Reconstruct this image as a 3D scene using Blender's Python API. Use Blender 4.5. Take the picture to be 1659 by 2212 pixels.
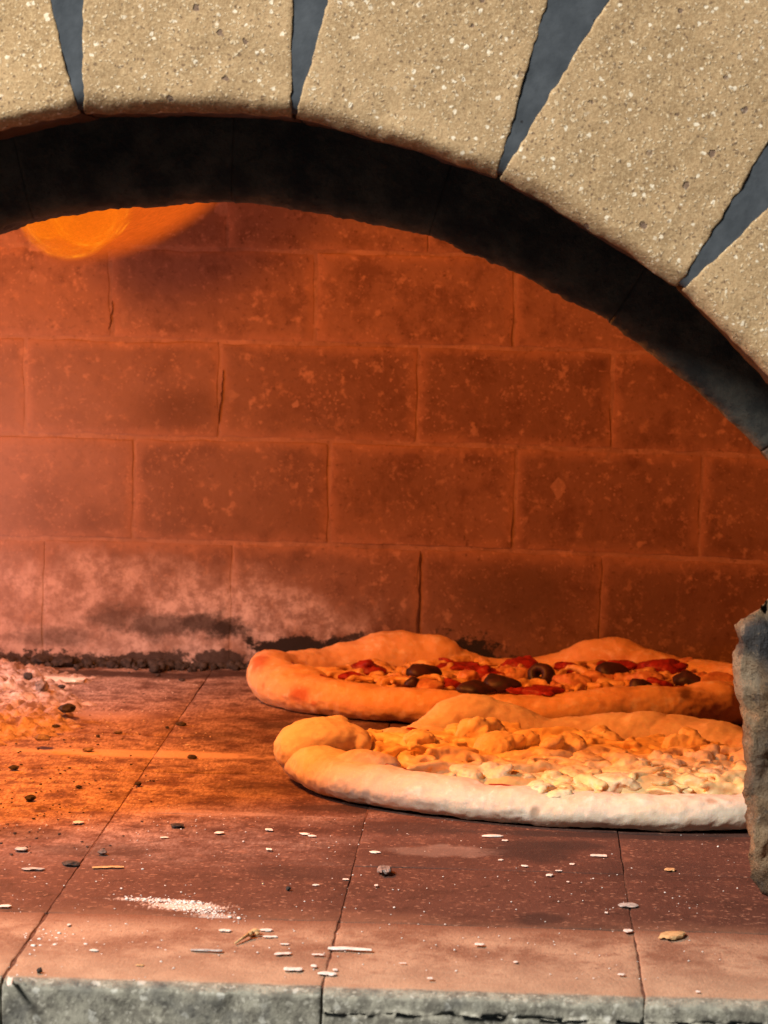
import bpy, bmesh, math, random
from mathutils import Vector, Matrix, noise as mnoise

for o in list(bpy.data.objects):
    bpy.data.objects.remove(o)
random.seed(7)
scene = bpy.context.scene
COL = scene.collection
R = math.radians

# ------------------------------------------------------------------ camera
CAM_H, YAW, PITCH, ROLL = 0.42, R(2.15), R(4.94), R(1.3)
fwd = Vector((-math.sin(YAW) * math.cos(PITCH), math.cos(YAW) * math.cos(PITCH), -math.sin(PITCH)))
right0 = Vector((math.cos(YAW), math.sin(YAW), 0))
up0 = right0.cross(fwd)
rgt = right0 * math.cos(ROLL) + up0 * math.sin(ROLL)
upv = -right0 * math.sin(ROLL) + up0 * math.cos(ROLL)
cam_d = bpy.data.cameras.new("camera")
cam_d.sensor_fit = 'VERTICAL'
cam_d.sensor_height = 36.0
cam_d.lens = 120.0
cam_d.clip_start = 0.05
cam_d.clip_end = 100
cam = bpy.data.objects.new("camera", cam_d)
COL.objects.link(cam)
m = Matrix((rgt, upv, -fwd)).transposed().to_4x4()
m.translation = Vector((0, 0, CAM_H))
cam.matrix_world = m
scene.camera = cam
cam_d.dof.use_dof = True
cam_d.dof.focus_distance = 2.35
cam_d.dof.aperture_fstop = 24.0

# ------------------------------------------------------------------ world + lights
world = bpy.data.worlds.new("World")
scene.world = world
world.use_nodes = True
bg = world.node_tree.nodes["Background"]
bg.inputs[0].default_value = (0.72, 0.86, 1.0, 1)
bg.inputs[1].default_value = 0.05

def lamp(name, kind, loc, target, energy, color, size=0.1):
    d = bpy.data.lights.new(name, kind)
    d.energy = energy
    d.color = color
    if kind == 'AREA':
        d.shape = 'DISK'
        d.size = size
    else:
        d.shadow_soft_size = size
    o = bpy.data.objects.new(name, d)
    COL.objects.link(o)
    o.location = loc
    o.rotation_euler = (Vector(target) - Vector(loc)).to_track_quat('-Z', 'Y').to_euler()
    return o

dl_dir = Vector((-1.0, -1.1, 1.12)).normalized()
dl_t = Vector((-0.05, 2.05, 0.25))
lamp("daylight", 'AREA', dl_t + dl_dir * 3.2, dl_t, 182.0, (1.0, 0.96, 0.90), 0.65)
lamp("ember_light", 'POINT', (-0.57, 2.88, 0.085), (0, 2.7, 0.05), 2.1, (1.0, 0.57, 0.54), 0.06)
lamp("dome_flame_light", 'POINT', (-0.47, 2.40, 0.475), (0.05, 2.72, 0.0), 29.0, (1.0, 0.26, 0.036), 0.05)

scene.view_settings.view_transform = 'Standard'
scene.view_settings.look = 'None'
scene.view_settings.exposure = 0.0
scene.view_settings.gamma = 1.0
scene.view_settings.use_curve_mapping = False
scene.render.engine = 'CYCLES'
scene.cycles.use_denoising = True
scene.cycles.max_bounces = 8
scene.cycles.sample_clamp_indirect = 4.0

# ------------------------------------------------------------------ helpers
FPX = 7374.0
def ray(px, py):
    d = rgt * (px - 829.5) + upv * (1106 - py) + fwd * FPX
    return d / d.y
def at_y(px, py, Y):
    return Vector((0, 0, CAM_H)) + ray(px, py) * Y
def at_z(px, py, z=0.0):
    d = ray(px, py)
    return Vector((0, 0, CAM_H)) + d * ((z - CAM_H) / d.z)

def smooth01(a, b, x):
    t = max(0.0, min(1.0, (x - a) / (b - a)))
    return t * t * (3 - 2 * t)

def link(o, parent=None):
    COL.objects.link(o)
    if parent is not None:
        o.parent = parent
        o.matrix_parent_inverse = Matrix.Translation(-parent.location)
    return o

def mobj(name, verts, faces, mat, parent=None, smooth=True):
    me = bpy.data.meshes.new(name)
    me.from_pydata([tuple(v) for v in verts], [], faces)
    me.update()
    if smooth:
        me.polygons.foreach_set('use_smooth', [True] * len(me.polygons))
    o = bpy.data.objects.new(name, me)
    if mat:
        me.materials.append(mat)
    return link(o, parent)

def thing(name, label, cat, loc, group=None):
    o = bpy.data.objects.new(name, None)
    o.empty_display_size = 0.05
    o.location = loc
    COL.objects.link(o)
    tag(o, label, cat, group)
    return o

def tag(o, label=None, cat=None, group=None, kind=None):
    if label: o['label'] = label
    if cat: o['category'] = cat
    if group: o['group'] = group
    if kind: o['kind'] = kind
    return o

def fbm(p, sc, seed=0.0, oct_=4):
    return mnoise.fractal(Vector((p[0] * sc + seed, p[1] * sc - seed * 1.7, p[2] * sc + seed * 0.3)), 1.0, 2.0, oct_)

def n1(p, sc, seed=0.0):
    return mnoise.noise(Vector((p[0] * sc + seed, p[1] * sc - seed * 1.7, p[2] * sc + seed * 0.3)))

def axis_pts(h, r, n):
    inner = [-h + r + (2 * h - 2 * r) * i / n for i in range(n + 1)]
    return [-h, -h + 0.3 * r] + inner + [h - 0.3 * r, h]

def rounded_box(sx, sy, sz, r, nx=2, ny=1, nz=2, rfun=None):
    """vertices and faces of a box with rounded edges, gridded so that noise can roughen it"""
    hx, hy, hz = sx / 2, sy / 2, sz / 2
    X, Y, Z = axis_pts(hx, r, nx), axis_pts(hy, r, ny), axis_pts(hz, r, nz)
    idx, verts, faces = {}, [], []
    def vid(i, j, k):
        key = (i, j, k)
        if key not in idx:
            p = Vector((X[i], Y[j], Z[k]))
            c = Vector((max(-hx + r, min(hx - r, p.x)), max(-hy + r, min(hy - r, p.y)), max(-hz + r, min(hz - r, p.z))))
            d = p - c
            if d.length > 1e-9:
                # square to round
                mx = max(abs(d.x), abs(d.y), abs(d.z))
                p = c + d.normalized() * mx
            idx[key] = len(verts)
            verts.append(p)
        return idx[key]
    a, b, c = len(X) - 1, len(Y) - 1, len(Z) - 1
    for i in range(a):
        for k in range(c):
            faces.append((vid(i, 0, k), vid(i + 1, 0, k), vid(i + 1, 0, k + 1), vid(i, 0, k + 1)))
            faces.append((vid(i, b, k), vid(i, b, k + 1), vid(i + 1, b, k + 1), vid(i + 1, b, k)))
        for j in range(b):
            faces.append((vid(i, j, 0), vid(i, j + 1, 0), vid(i + 1, j + 1, 0), vid(i + 1, j, 0)))
            faces.append((vid(i, j, c), vid(i + 1, j, c), vid(i + 1, j + 1, c), vid(i, j + 1, c)))
    for j in range(b):
        for k in range(c):
            faces.append((vid(0, j, k), vid(0, j, k + 1), vid(0, j + 1, k + 1), vid(0, j + 1, k)))
            faces.append((vid(a, j, k), vid(a, j + 1, k), vid(a, j + 1, k + 1), vid(a, j, k + 1)))
    return verts, faces

def ico(sub):
    bm = bmesh.new()
    bmesh.ops.create_icosphere(bm, subdivisions=sub, radius=1.0)
    bm.verts.ensure_lookup_table()
    v = [x.co.copy() for x in bm.verts]
    f = [tuple(y.index for y in x.verts) for x in bm.faces]
    bm.free()
    return v, f
ICO1, ICO2, ICO3, ICO4 = ico(1), ico(2), ico(3), ico(4)

class Soup:
    def __init__(s):
        s.v, s.f = [], []
    def add(s, verts, faces):
        b = len(s.v)
        s.v += [Vector(x) for x in verts]
        s.f += [tuple(i + b for i in f) for f in faces]
    def blob(s, c, r, src=None, rot=None, amp=0.0, sc=60.0, seed=0.0):
        src = src or ICO2
        c = Vector(c)
        vs = []
        for v in src[0]:
            k = 1.0 + (amp * n1((v.x, v.y, v.z), sc, seed) if amp else 0)
            p = Vector((v.x * r[0] * k, v.y * r[1] * k, v.z * r[2] * k))
            if rot: p = rot @ p
            vs.append(c + p)
        s.add(vs, src[1])
    def tube(s, pts, rads, n=8):
        pts = [Vector(p) for p in pts]
        vs, fs = [], []
        L = len(pts)
        for i, p in enumerate(pts):
            t = (pts[min(i + 1, L - 1)] - pts[max(i - 1, 0)]).normalized()
            a = t.cross(Vector((0, 0, 1)))
            if a.length < 1e-4: a = t.cross(Vector((1, 0, 0)))
            a.normalize()
            b = t.cross(a)
            for k in range(n):
                th = 2 * math.pi * k / n
                vs.append(p + (a * math.cos(th) + b * math.sin(th)) * rads[i])
        for i in range(L - 1):
            for k in range(n):
                k2 = (k + 1) % n
                fs.append((i * n + k, i * n + k2, (i + 1) * n + k2, (i + 1) * n + k))
        fs.append(tuple(reversed(range(n))))
        fs.append(tuple((L - 1) * n + k for k in range(n)))
        s.add(vs, fs)

def remeshed(name, soup, voxel, smooth_it, mat, parent, disp=None):
    """fuse closed shapes into one organic skin"""
    me = bpy.data.meshes.new(name + "_raw")
    me.from_pydata([tuple(v) for v in soup.v], [], soup.f)
    me.update()
    o = bpy.data.objects.new(name + "_raw", me)
    COL.objects.link(o)
    md = o.modifiers.new("r", 'REMESH')
    md.mode = 'VOXEL'
    md.voxel_size = voxel
    if smooth_it:
        ms = o.modifiers.new("s", 'SMOOTH')
        ms.factor = 0.5
        ms.iterations = smooth_it
    dg = bpy.context.evaluated_depsgraph_get()
    new = bpy.data.meshes.new_from_object(o.evaluated_get(dg))
    bpy.data.objects.remove(o)
    bpy.data.meshes.remove(me)
    new.name = name
    if disp:
        nv = len(new.vertices)
        co = [0.0] * (3 * nv); no = [0.0] * (3 * nv)
        new.vertices.foreach_get('co', co)
        new.vertex_normals.foreach_get('vector', no)
        for i in range(0, 3 * nv, 3):
            d = disp((co[i], co[i + 1], co[i + 2]))
            co[i] += no[i] * d; co[i + 1] += no[i + 1] * d; co[i + 2] += no[i + 2] * d
        new.vertices.foreach_set('co', co)
        new.update()
    new.polygons.foreach_set('use_smooth', [True] * len(new.polygons))
    new.materials.clear()
    new.materials.append(mat)
    return link(bpy.data.objects.new(name, new), parent)

# ------------------------------------------------------------------ node helper
class NT:
    def __init__(s, name, disp=False):
        s.m = bpy.data.materials.new(name)
        s.m.use_nodes = True
        s.t = s.m.node_tree
        s.t.nodes.clear()
        s.out = s.t.nodes.new('ShaderNodeOutputMaterial')
        s.pos = s.t.nodes.new('ShaderNodeNewGeometry').outputs['Position']
    def _set(s, sock, v):
        if isinstance(v, bpy.types.NodeSocket): s.t.links.new(v, sock)
        elif v is not None:
            if sock.type == 'RGBA' and len(v) == 3: v = (*v, 1)
            sock.default_value = v
    def math(s, op, a, b=None, clamp=False):
        n = s.t.nodes.new('ShaderNodeMath'); n.operation = op; n.use_clamp = clamp
        s._set(n.inputs[0], a)
        if b is not None: s._set(n.inputs[1], b)
        return n.outputs[0]
    def vmath(s, op, a, b=None):
        n = s.t.nodes.new('ShaderNodeVectorMath'); n.operation = op
        s._set(n.inputs[0], a)
        if b is not None: s._set(n.inputs[1], b)
        return n.outputs['Value'] if op in ('LENGTH', 'DOT_PRODUCT', 'DISTANCE') else n.outputs[0]
    def mapping(s, scale=(1, 1, 1), rot=(0, 0, 0), loc=(0, 0, 0), vec=None):
        n = s.t.nodes.new('ShaderNodeMapping')
        s._set(n.inputs[0], vec or s.pos)
        n.inputs[1].default_value = loc; n.inputs[2].default_value = rot; n.inputs[3].default_value = scale
        return n.outputs[0]
    def noise(s, scale, detail=5, rough=0.55, vec=None, dist=0.0, col=False):
        n = s.t.nodes.new('ShaderNodeTexNoise')
        s._set(n.inputs['Vector'], vec or s.pos)
        n.inputs['Scale'].default_value = scale; n.inputs['Detail'].default_value = detail
        n.inputs['Roughness'].default_value = rough; n.inputs['Distortion'].default_value = dist
        return n.outputs['Color' if col else 'Fac']
    def voro(s, scale, vec=None, out='Distance', rnd=1.0, feature='F1'):
        n = s.t.nodes.new('ShaderNodeTexVoronoi'); n.feature = feature
        s._set(n.inputs['Vector'], vec or s.pos)
        n.inputs['Scale'].default_value = scale; n.inputs['Randomness'].default_value = rnd
        return n.outputs[out]
    def ss(s, v, a, b, lo=0.0, hi=1.0):
        n = s.t.nodes.new('ShaderNodeMapRange'); n.interpolation_type = 'SMOOTHSTEP'
        s._set(n.inputs[0], v)
        n.inputs[1].default_value = a; n.inputs[2].default_value = b
        n.inputs[3].default_value = lo; n.inputs[4].default_value = hi
        return n.outputs[0]
    def mix(s, fac, a, b, mode='MIX'):
        n = s.t.nodes.new('ShaderNodeMix'); n.data_type = 'RGBA'; n.blend_type = mode
        s._set(n.inputs[0], fac); s._set(n.inputs[6], a); s._set(n.inputs[7], b)
        return n.outputs[2]
    def xyz(s):
        n = s.t.nodes.new('ShaderNodeSeparateXYZ'); s.t.links.new(s.pos, n.inputs[0])
        return n.outputs
    def rand(s):
        return s.t.nodes.new('ShaderNodeObjectInfo').outputs['Random']
    def blob(s, c, r, wob, amp=0.7, a=1.15, b=0.55):
        d = s.vmath('LENGTH', s.vmath('DIVIDE', s.vmath('SUBTRACT', s.pos, tuple(c)), tuple(r)))
        d = s.math('ADD', d, s.math('MULTIPLY', s.math('SUBTRACT', wob, 0.5), amp * 2))
        return s.ss(d, a, b)
    def warp(s, sc=240, amp=0.0045):
        return s.vmath('ADD', s.pos, s.vmath('MULTIPLY', s.vmath('SUBTRACT', s.noise(sc, 3, col=True), (0.5, 0.5, 0.5)), (amp, amp, amp)))
    def specks(s, wv, sc, loc, a, b, thr, mul):
        vec = s.mapping(loc=loc, vec=wv)
        vr = s.math('FRACT', s.math('MULTIPLY', s.voro(sc, vec=vec, out='Color'), mul))
        return s.math('MULTIPLY', s.ss(s.voro(sc, vec=vec), a, b), s.ss(vr, thr, thr + 0.06))
    def bump(s, h, strength=0.5, dist=0.001, nrm=None):
        n = s.t.nodes.new('ShaderNodeBump')
        n.inputs['Strength'].default_value = strength; n.inputs['Distance'].default_value = dist
        s._set(n.inputs['Height'], h)
        if nrm: s._set(n.inputs['Normal'], nrm)
        return n.outputs[0]
    def principled(s, color, rough=0.8, nrm=None, spec=0.3, sss=0.0, sss_r=(0.01, 0.004, 0.002), **kw):
        n = s.t.nodes.new('ShaderNodeBsdfPrincipled')
        s._set(n.inputs['Base Color'], color); s._set(n.inputs['Roughness'], rough)
        n.inputs['Specular IOR Level'].default_value = spec
        if nrm: s._set(n.inputs['Normal'], nrm)
        if sss:
            n.inputs['Subsurface Weight'].default_value = sss
            n.inputs['Subsurface Radius'].default_value = sss_r
            n.inputs['Subsurface Scale'].default_value = 1.0
        for k, v in kw.items(): s._set(n.inputs[k], v)
        s.t.links.new(n.outputs[0], s.out.inputs[0])
        return s.m

# ------------------------------------------------------------------ materials
def m_refractory():
    t = NT("speckled_refractory")
    big = t.noise(7, 4); mid = t.noise(70, 6, 0.65); fine = t.noise(420, 3, 0.7); grain = t.noise(900, 2, 0.7)
    c = t.mix(t.ss(big, 0.35, 0.68), (0.44, 0.295, 0.155), (0.55, 0.375, 0.205))
    c = t.mix(t.ss(mid, 0.40, 0.66), t.mix(0.5, c, (0.29, 0.19, 0.095)), c)
    c = t.mix(t.ss(fine, 0.42, 0.70), c, (0.58, 0.42, 0.235))
    c = t.mix(t.ss(grain, 0.50, 0.30, 0.0, 0.55), c, (0.25, 0.165, 0.085))
    c = t.mix(t.ss(grain, 0.56, 0.72, 0.0, 0.6), c, (0.66, 0.50, 0.30))
    warp = t.warp()
    specks = lambda *a: t.specks(warp, *a)
    w = specks(520, (0, 0, 0), 0.50, 0.30, 0.70, 7.3)
    c = t.mix(t.math('MULTIPLY', w, 0.8), c, (0.74, 0.60, 0.40))
    w2 = specks(270, (1, 2, 3), 0.40, 0.26, 0.87, 5.1)
    c = t.mix(w2, c, (0.86, 0.76, 0.58))
    d = specks(420, (3.1, 1.7, 0.4), 0.42, 0.26, 0.76, 3.7)
    c = t.mix(t.math('MULTIPLY', d, 0.75), c, (0.16, 0.10, 0.06))
    d4 = specks(110, (0.3, 7.7, 2.4), 0.26, 0.17, 0.86, 9.7)
    c = t.mix(t.math('MULTIPLY', d4, 0.75), c, (0.15, 0.095, 0.08))
    c = t.mix(1.0, c, t.mix(t.rand(), (0.90, 0.89, 0.88), (1.06, 1.04, 1.0)), 'MULTIPLY')
    # soot on the flue side; the underside's shade is painted in with it
    x, y, z = t.xyz()
    c = t.mix(t.ss(t.math('ADD', y, t.math('MULTIPLY', t.math('SUBTRACT', mid, 0.5), 0.02)), 1.953, 1.968), c, (0.030, 0.019, 0.016))
    h = t.math('ADD', t.math('SUBTRACT', t.math('MULTIPLY', fine, 0.6), t.math('MULTIPLY', d4, 0.9)), t.math('ADD', t.math('MULTIPLY', mid, 0.8), t.math('MULTIPLY', w, 0.35)))
    return t.principled(c, 0.9, t.bump(h, 0.65, 0.0013), 0.2)

def m_charcoal():
    t = NT("charcoal_grout")
    a = t.noise(60, 6, 0.6); b = t.noise(260, 4)
    c = t.mix(t.ss(a, 0.35, 0.7), (0.048, 0.057, 0.066), (0.072, 0.083, 0.094))
    sp = t.voro(160); vr = t.math('FRACT', t.math('MULTIPLY', t.voro(160, out='Color'), 6.1))
    c = t.mix(t.math('MULTIPLY', t.ss(sp, 0.18, 0.1), t.ss(vr, 0.9, 0.93)), c, (0.02, 0.02, 0.022))
    return t.principled(c, 0.85, t.bump(t.math('ADD', a, t.math('MULTIPLY', b, 0.4)), 0.5, 0.0012), 0.25)

def m_soot():
    t = NT("sooty_plaster")
    a = t.noise(40, 6, 0.65); b = t.noise(220, 5, 0.7)
    c = t.mix(t.ss(a, 0.35, 0.7), (0.042, 0.047, 0.047), (0.11, 0.11, 0.092))
    c = t.mix(t.ss(b, 0.55, 0.75), c, (0.035, 0.037, 0.038))
    return t.principled(c, 0.95, t.bump(t.math('ADD', a, b), 0.7, 0.0015), 0.15)

def wall_nodes(t, mortar):
    x, y, z = t.xyz()
    big = t.noise(6, 5, 0.6); mid = t.noise(26, 7, 0.68); fine = t.noise(190, 5, 0.7)
    rnd = t.rand()
    if mortar:
        c = t.mix(t.ss(mid, 0.3, 0.7), (0.20, 0.115, 0.078), (0.30, 0.18, 0.13))
    else:
        c = t.mix(rnd, (0.150, 0.082, 0.055), (0.205, 0.115, 0.078))
        c = t.mix(t.math('MULTIPLY', t.ss(mid, 0.48, 0.68), 0.6), c, (0.080, 0.035, 0.022))
        c = t.mix(t.math('MULTIPLY', t.ss(big, 0.52, 0.70), 0.75), c, (0.085, 0.038, 0.024))
        gen = t.t.nodes.new('ShaderNodeSeparateXYZ'); t.t.links.new(t.t.nodes.new('ShaderNodeTexCoord').outputs['Generated'], gen.inputs[0])
        ex_ = t.math('MULTIPLY', t.math('MINIMUM', gen.outputs[0], t.math('SUBTRACT', 1.0, gen.outputs[0])), 0.18)
        ez_ = t.math('MULTIPLY', t.math('MINIMUM', gen.outputs[2], t.math('SUBTRACT', 1.0, gen.outputs[2])), 0.095)
        ed = t.math('ADD', t.math('MINIMUM', ex_, ez_), t.math('MULTIPLY', t.math('SUBTRACT', mid, 0.5), 0.022))
        c = t.mix(t.ss(ed, 0.014, -0.002, 0.0, 0.7), c, (0.29, 0.155, 0.098))
    c = t.mix(t.ss(t.noise(90, 6, 0.72, vec=t.mapping(loc=(7, 3, 5))), 0.54, 0.68, 0, 0.55), c, (0.33, 0.185, 0.12))
    c = t.mix(t.ss(t.noise(48, 7, 0.72, vec=t.mapping(scale=(1, 1, 0.6), loc=(1, 9, 5))), 0.50, 0.72, 0, 0.5), c, (0.08, 0.036, 0.024))
    # specks: pale grit and dark pits
    low = t.ss(z, 0.46, 0.20)
    wv = t.warp(160, 0.008)
    clus = t.ss(t.noise(20, 3, vec=t.mapping(loc=(9, 1, 4))), 0.42, 0.62)
    c = t.mix(t.math('MULTIPLY', t.math('MULTIPLY', t.specks(wv, 330, (0, 0, 0), 0.45, 0.25, 0.74, 5.3), clus), 0.38), c, (0.46, 0.28, 0.19))
    c = t.mix(t.math('MULTIPLY', t.ss(fine, 0.56, 0.72), 0.7), c, (0.07, 0.032, 0.022))
    c = t.mix(t.math('MULTIPLY', t.ss(t.noise(75, 4, 0.6, vec=t.mapping(loc=(4, 2, 1))), 0.60, 0.70), 0.5), c, (0.42, 0.25, 0.17))
    # pale ash coat on the lowest course, thick towards the fire on the left
    wob = t.noise(16, 6, 0.6)
    lim = t.ss(x, 0.02, -0.42, 0.055, 0.108)
    ash = t.ss(t.math('ADD', t.math('SUBTRACT', lim, z), t.math('ADD', t.math('MULTIPLY', t.math('SUBTRACT', wob, 0.5), 0.11), t.math('MULTIPLY', t.math('SUBTRACT', mid, 0.5), 0.05))), -0.012, 0.022)
    ash = t.math('MULTIPLY', ash, t.ss(t.math('ADD', x, t.math('MULTIPLY', t.math('ADD', wob, mid), 0.16)), 0.09, -0.07))
    ash = t.math('MULTIPLY', ash, t.ss(mid, 0.66, 0.40, 0.20, 0.95))
    ac = t.mix(t.ss(t.noise(85, 7, 0.75, vec=t.mapping(loc=(3, 3, 8))), 0.40, 0.62), (0.56, 0.48, 0.47), (0.24, 0.185, 0.175))
    c = t.mix(ash, c, ac)
    # left side tinted greyer: ash dust with the pale mauve glow painted in
    c = t.mix(t.math('MULTIPLY', t.ss(t.math('ADD', x, t.math('MULTIPLY', t.math('SUBTRACT', big, 0.5), 0.3)), -0.10, -0.48), t.math('MULTIPLY', low, 0.42)), c, (0.34, 0.27, 0.255))
    # black soot blotches
    w2 = t.noise(52, 9, 0.74, vec=t.mapping(scale=(1, 1, 1.2), loc=(2, 5, 1)))
    masks = []
    for (px, py, rx, rz, k) in [(330, 1356, 120, 30, .7), (430, 1352, 60, 30, .85), (485, 1364, 50, 24, .95), (250, 1340, 90, 30, .55), (120, 1378, 90, 22, .5),
                                (650, 1408, 110, 34, 1), (800, 1402, 80, 26, .9), (1010, 1420, 90, 46, 1), (1110, 1445, 80, 26, .9), (470, 1430, 90, 20, .9), (300, 1432, 140, 22, .9), (90, 1428, 140, 24, .9), (580, 1436, 80, 22, .9), (760, 1430, 160, 24, .9)]:
        p = at_y(px, py, 3.11)
        s = 3.11 / FPX
        b = t.math('MULTIPLY', t.blob(p, (rx * s, 0.3, rz * s), w2, 1.5 if py < 1390 else 1.9, 1.35 if py < 1390 else 1.05, 0.45 if py < 1390 else 0.70), k)
        masks.append(b)
    acc = masks[0]
    for b in masks[1:]: acc = t.math('MAXIMUM', acc, b)
    c = t.mix(acc, c, (0.024, 0.021, 0.021))
    # scorched centres of bricks on the right of the lowest courses
    for (px, py, rx, rz, k) in [(1120, 1290, 150, 80, .62), (390, 880, 110, 50, .5), (860, 1060, 140, 70, .3), (1420, 1300, 100, 60, .3)]:
        p = at_y(px, py, 3.11); s = 3.11 / FPX
        c = t.mix(t.math('MULTIPLY', t.blob(p, (rx * s, 0.3, rz * s), mid, 0.8, 1.3, 0.3), k), c, (0.085, 0.05, 0.035))
    h = t.math('ADD', t.math('MULTIPLY', fine, 0.5), t.math('ADD', mid, t.math('MULTIPLY', wob, 0.6)))
    return c, t.bump(h, 0.6, 0.0026)

def m_wall(mortar=False):
    t = NT("fire_mortar" if mortar else "fire_brick")
    c, b = wall_nodes(t, mortar)
    return t.principled(c, 0.95, b, 0.12)

def m_floor():
    t = NT("hearth_tile")
    x, y, z = t.xyz()
    st = t.noise(1, 6, 0.62, vec=t.mapping(scale=(12, 13, 9), rot=(0, 0, R(20))))
    st2 = t.noise(1, 6, 0.65, vec=t.mapping(scale=(60, 42, 30), rot=(0, 0, R(-12)), loc=(3, 1, 0)))
    mid = t.noise(30, 7, 0.7); fine = t.noise(1, 5, 0.7, vec=t.mapping(scale=(420, 95, 60)))
    c = t.mix(t.rand(), (0.078, 0.034, 0.025), (0.112, 0.050, 0.037))
    c = t.mix(t.math('MULTIPLY', t.ss(st, 0.50, 0.68), 0.6), c, (0.045, 0.019, 0.014))
    c = t.mix(t.math('MULTIPLY', t.ss(st2, 0.56, 0.72), 0.5), c, (0.27, 0.125, 0.078))
    c = t.mix(t.math('MULTIPLY', t.ss(st2, 0.44, 0.32), 0.65), c, (0.038, 0.017, 0.013))
    c = t.mix(t.math('MULTIPLY', t.ss(fine, 0.55, 0.75), 0.75), c, (0.24, 0.12, 0.085))
    c = t.mix(t.math('MULTIPLY', t.ss(fine, 0.45, 0.28), 0.7), c, (0.035, 0.016, 0.012))
    fr = t.ss(t.math('ADD', y, t.math('MULTIPLY', t.math('SUBTRACT', st, 0.5), 0.12)), 2.05, 2.00)
    c = t.mix(t.math('MULTIPLY', fr, 0.4), c, (0.25, 0.135, 0.085))
    c = t.mix(t.math('MULTIPLY', t.ss(mid, 0.52, 0.68), 0.5), c, (0.05, 0.022, 0.016))
    c = t.mix(t.math('MULTIPLY', t.specks(t.warp(120, 0.01), 300, (0, 0, 0), 0.5, 0.25, 0.80, 5.7), 0.6), c, (0.34, 0.19, 0.13))
    # ash swept over the left, towards the fire
    am = t.ss(t.math('ADD', x, t.math('MULTIPLY', t.math('SUBTRACT', st, 0.5), 0.5)), -0.06, -0.30)
    am = t.math('MULTIPLY', am, t.ss(y, 2.10, 2.42))
    am = t.math('MULTIPLY', am, t.ss(t.math('ADD', t.math('MULTIPLY', mid, 0.5), t.math('MULTIPLY', st2, 0.5)), 0.40, 0.58, 0.15, 1.0))
    c = t.mix(am, c, t.mix(t.ss(fine, 0.35, 0.65), (0.24, 0.155, 0.125), (0.52, 0.41, 0.37)))
    # pale brushed ash trails
    for (px, py, rx, ry, k) in [(300, 1628, 330, 9, .75), (200, 1545, 150, 12, .4), (700, 1665, 120, 8, .3), (430, 1755, 200, 6, .3), (960, 1840, 130, 12, .25)]:
        p = at_z(px, py); s = p.y / FPX
        c = t.mix(t.math('MULTIPLY', t.blob(p, (rx * s, ry * s * 6.5, 1), st2, 0.9), k), c, (0.62, 0.47, 0.40))
    # burnt stains, and contact shadows painted along the front pizza's foot
    for (px, py, rx, ry, k) in [(1150, 1840, 110, 22, .85), (1235, 1828, 80, 12, .8), (1165, 1985, 70, 12, .8), (650, 1885, 130, 14, .45), (900, 1850, 180, 26, .35), (880, 1790, 160, 14, .6), (1400, 1880, 200, 20, .35),
                                (200, 1835, 160, 14, .5), (60, 1800, 120, 14, .5), (560, 1700, 120, 16, .4), (480, 1590, 90, 14, .45), (250, 1456, 330, 9, .85), (520, 1455, 150, 8, .8), (640, 1570, 120, 12, .7), (760, 1745, 140, 9, .7), (1300, 1806, 330, 7, .9)]:
        p = at_z(px, py); s = p.y / FPX
        c = t.mix(t.math('MULTIPLY', t.blob(p, (rx * s, ry * s * 6.5, 1), mid, 0.8), k), c, (0.035, 0.019, 0.017))
    for (px, py, rx, ry, k) in [(400, 1958, 90, 7, .8), (330, 1944, 90, 3, .6), (470, 1980, 50, 6, .5)]:
        p = at_z(px, py); s = p.y / FPX
        c = t.mix(t.math('MULTIPLY', t.blob(p, (rx * s, ry * s * 6.5, 1), fine, 1.6), k), c, (0.66, 0.58, 0.52))
    h = t.math('ADD', t.math('MULTIPLY', fine, 0.4), t.math('ADD', t.math('MULTIPLY', st2, 0.8), mid))
    return t.principled(c, 0.82, t.bump(h, 0.6, 0.0014), 0.25)

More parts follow.
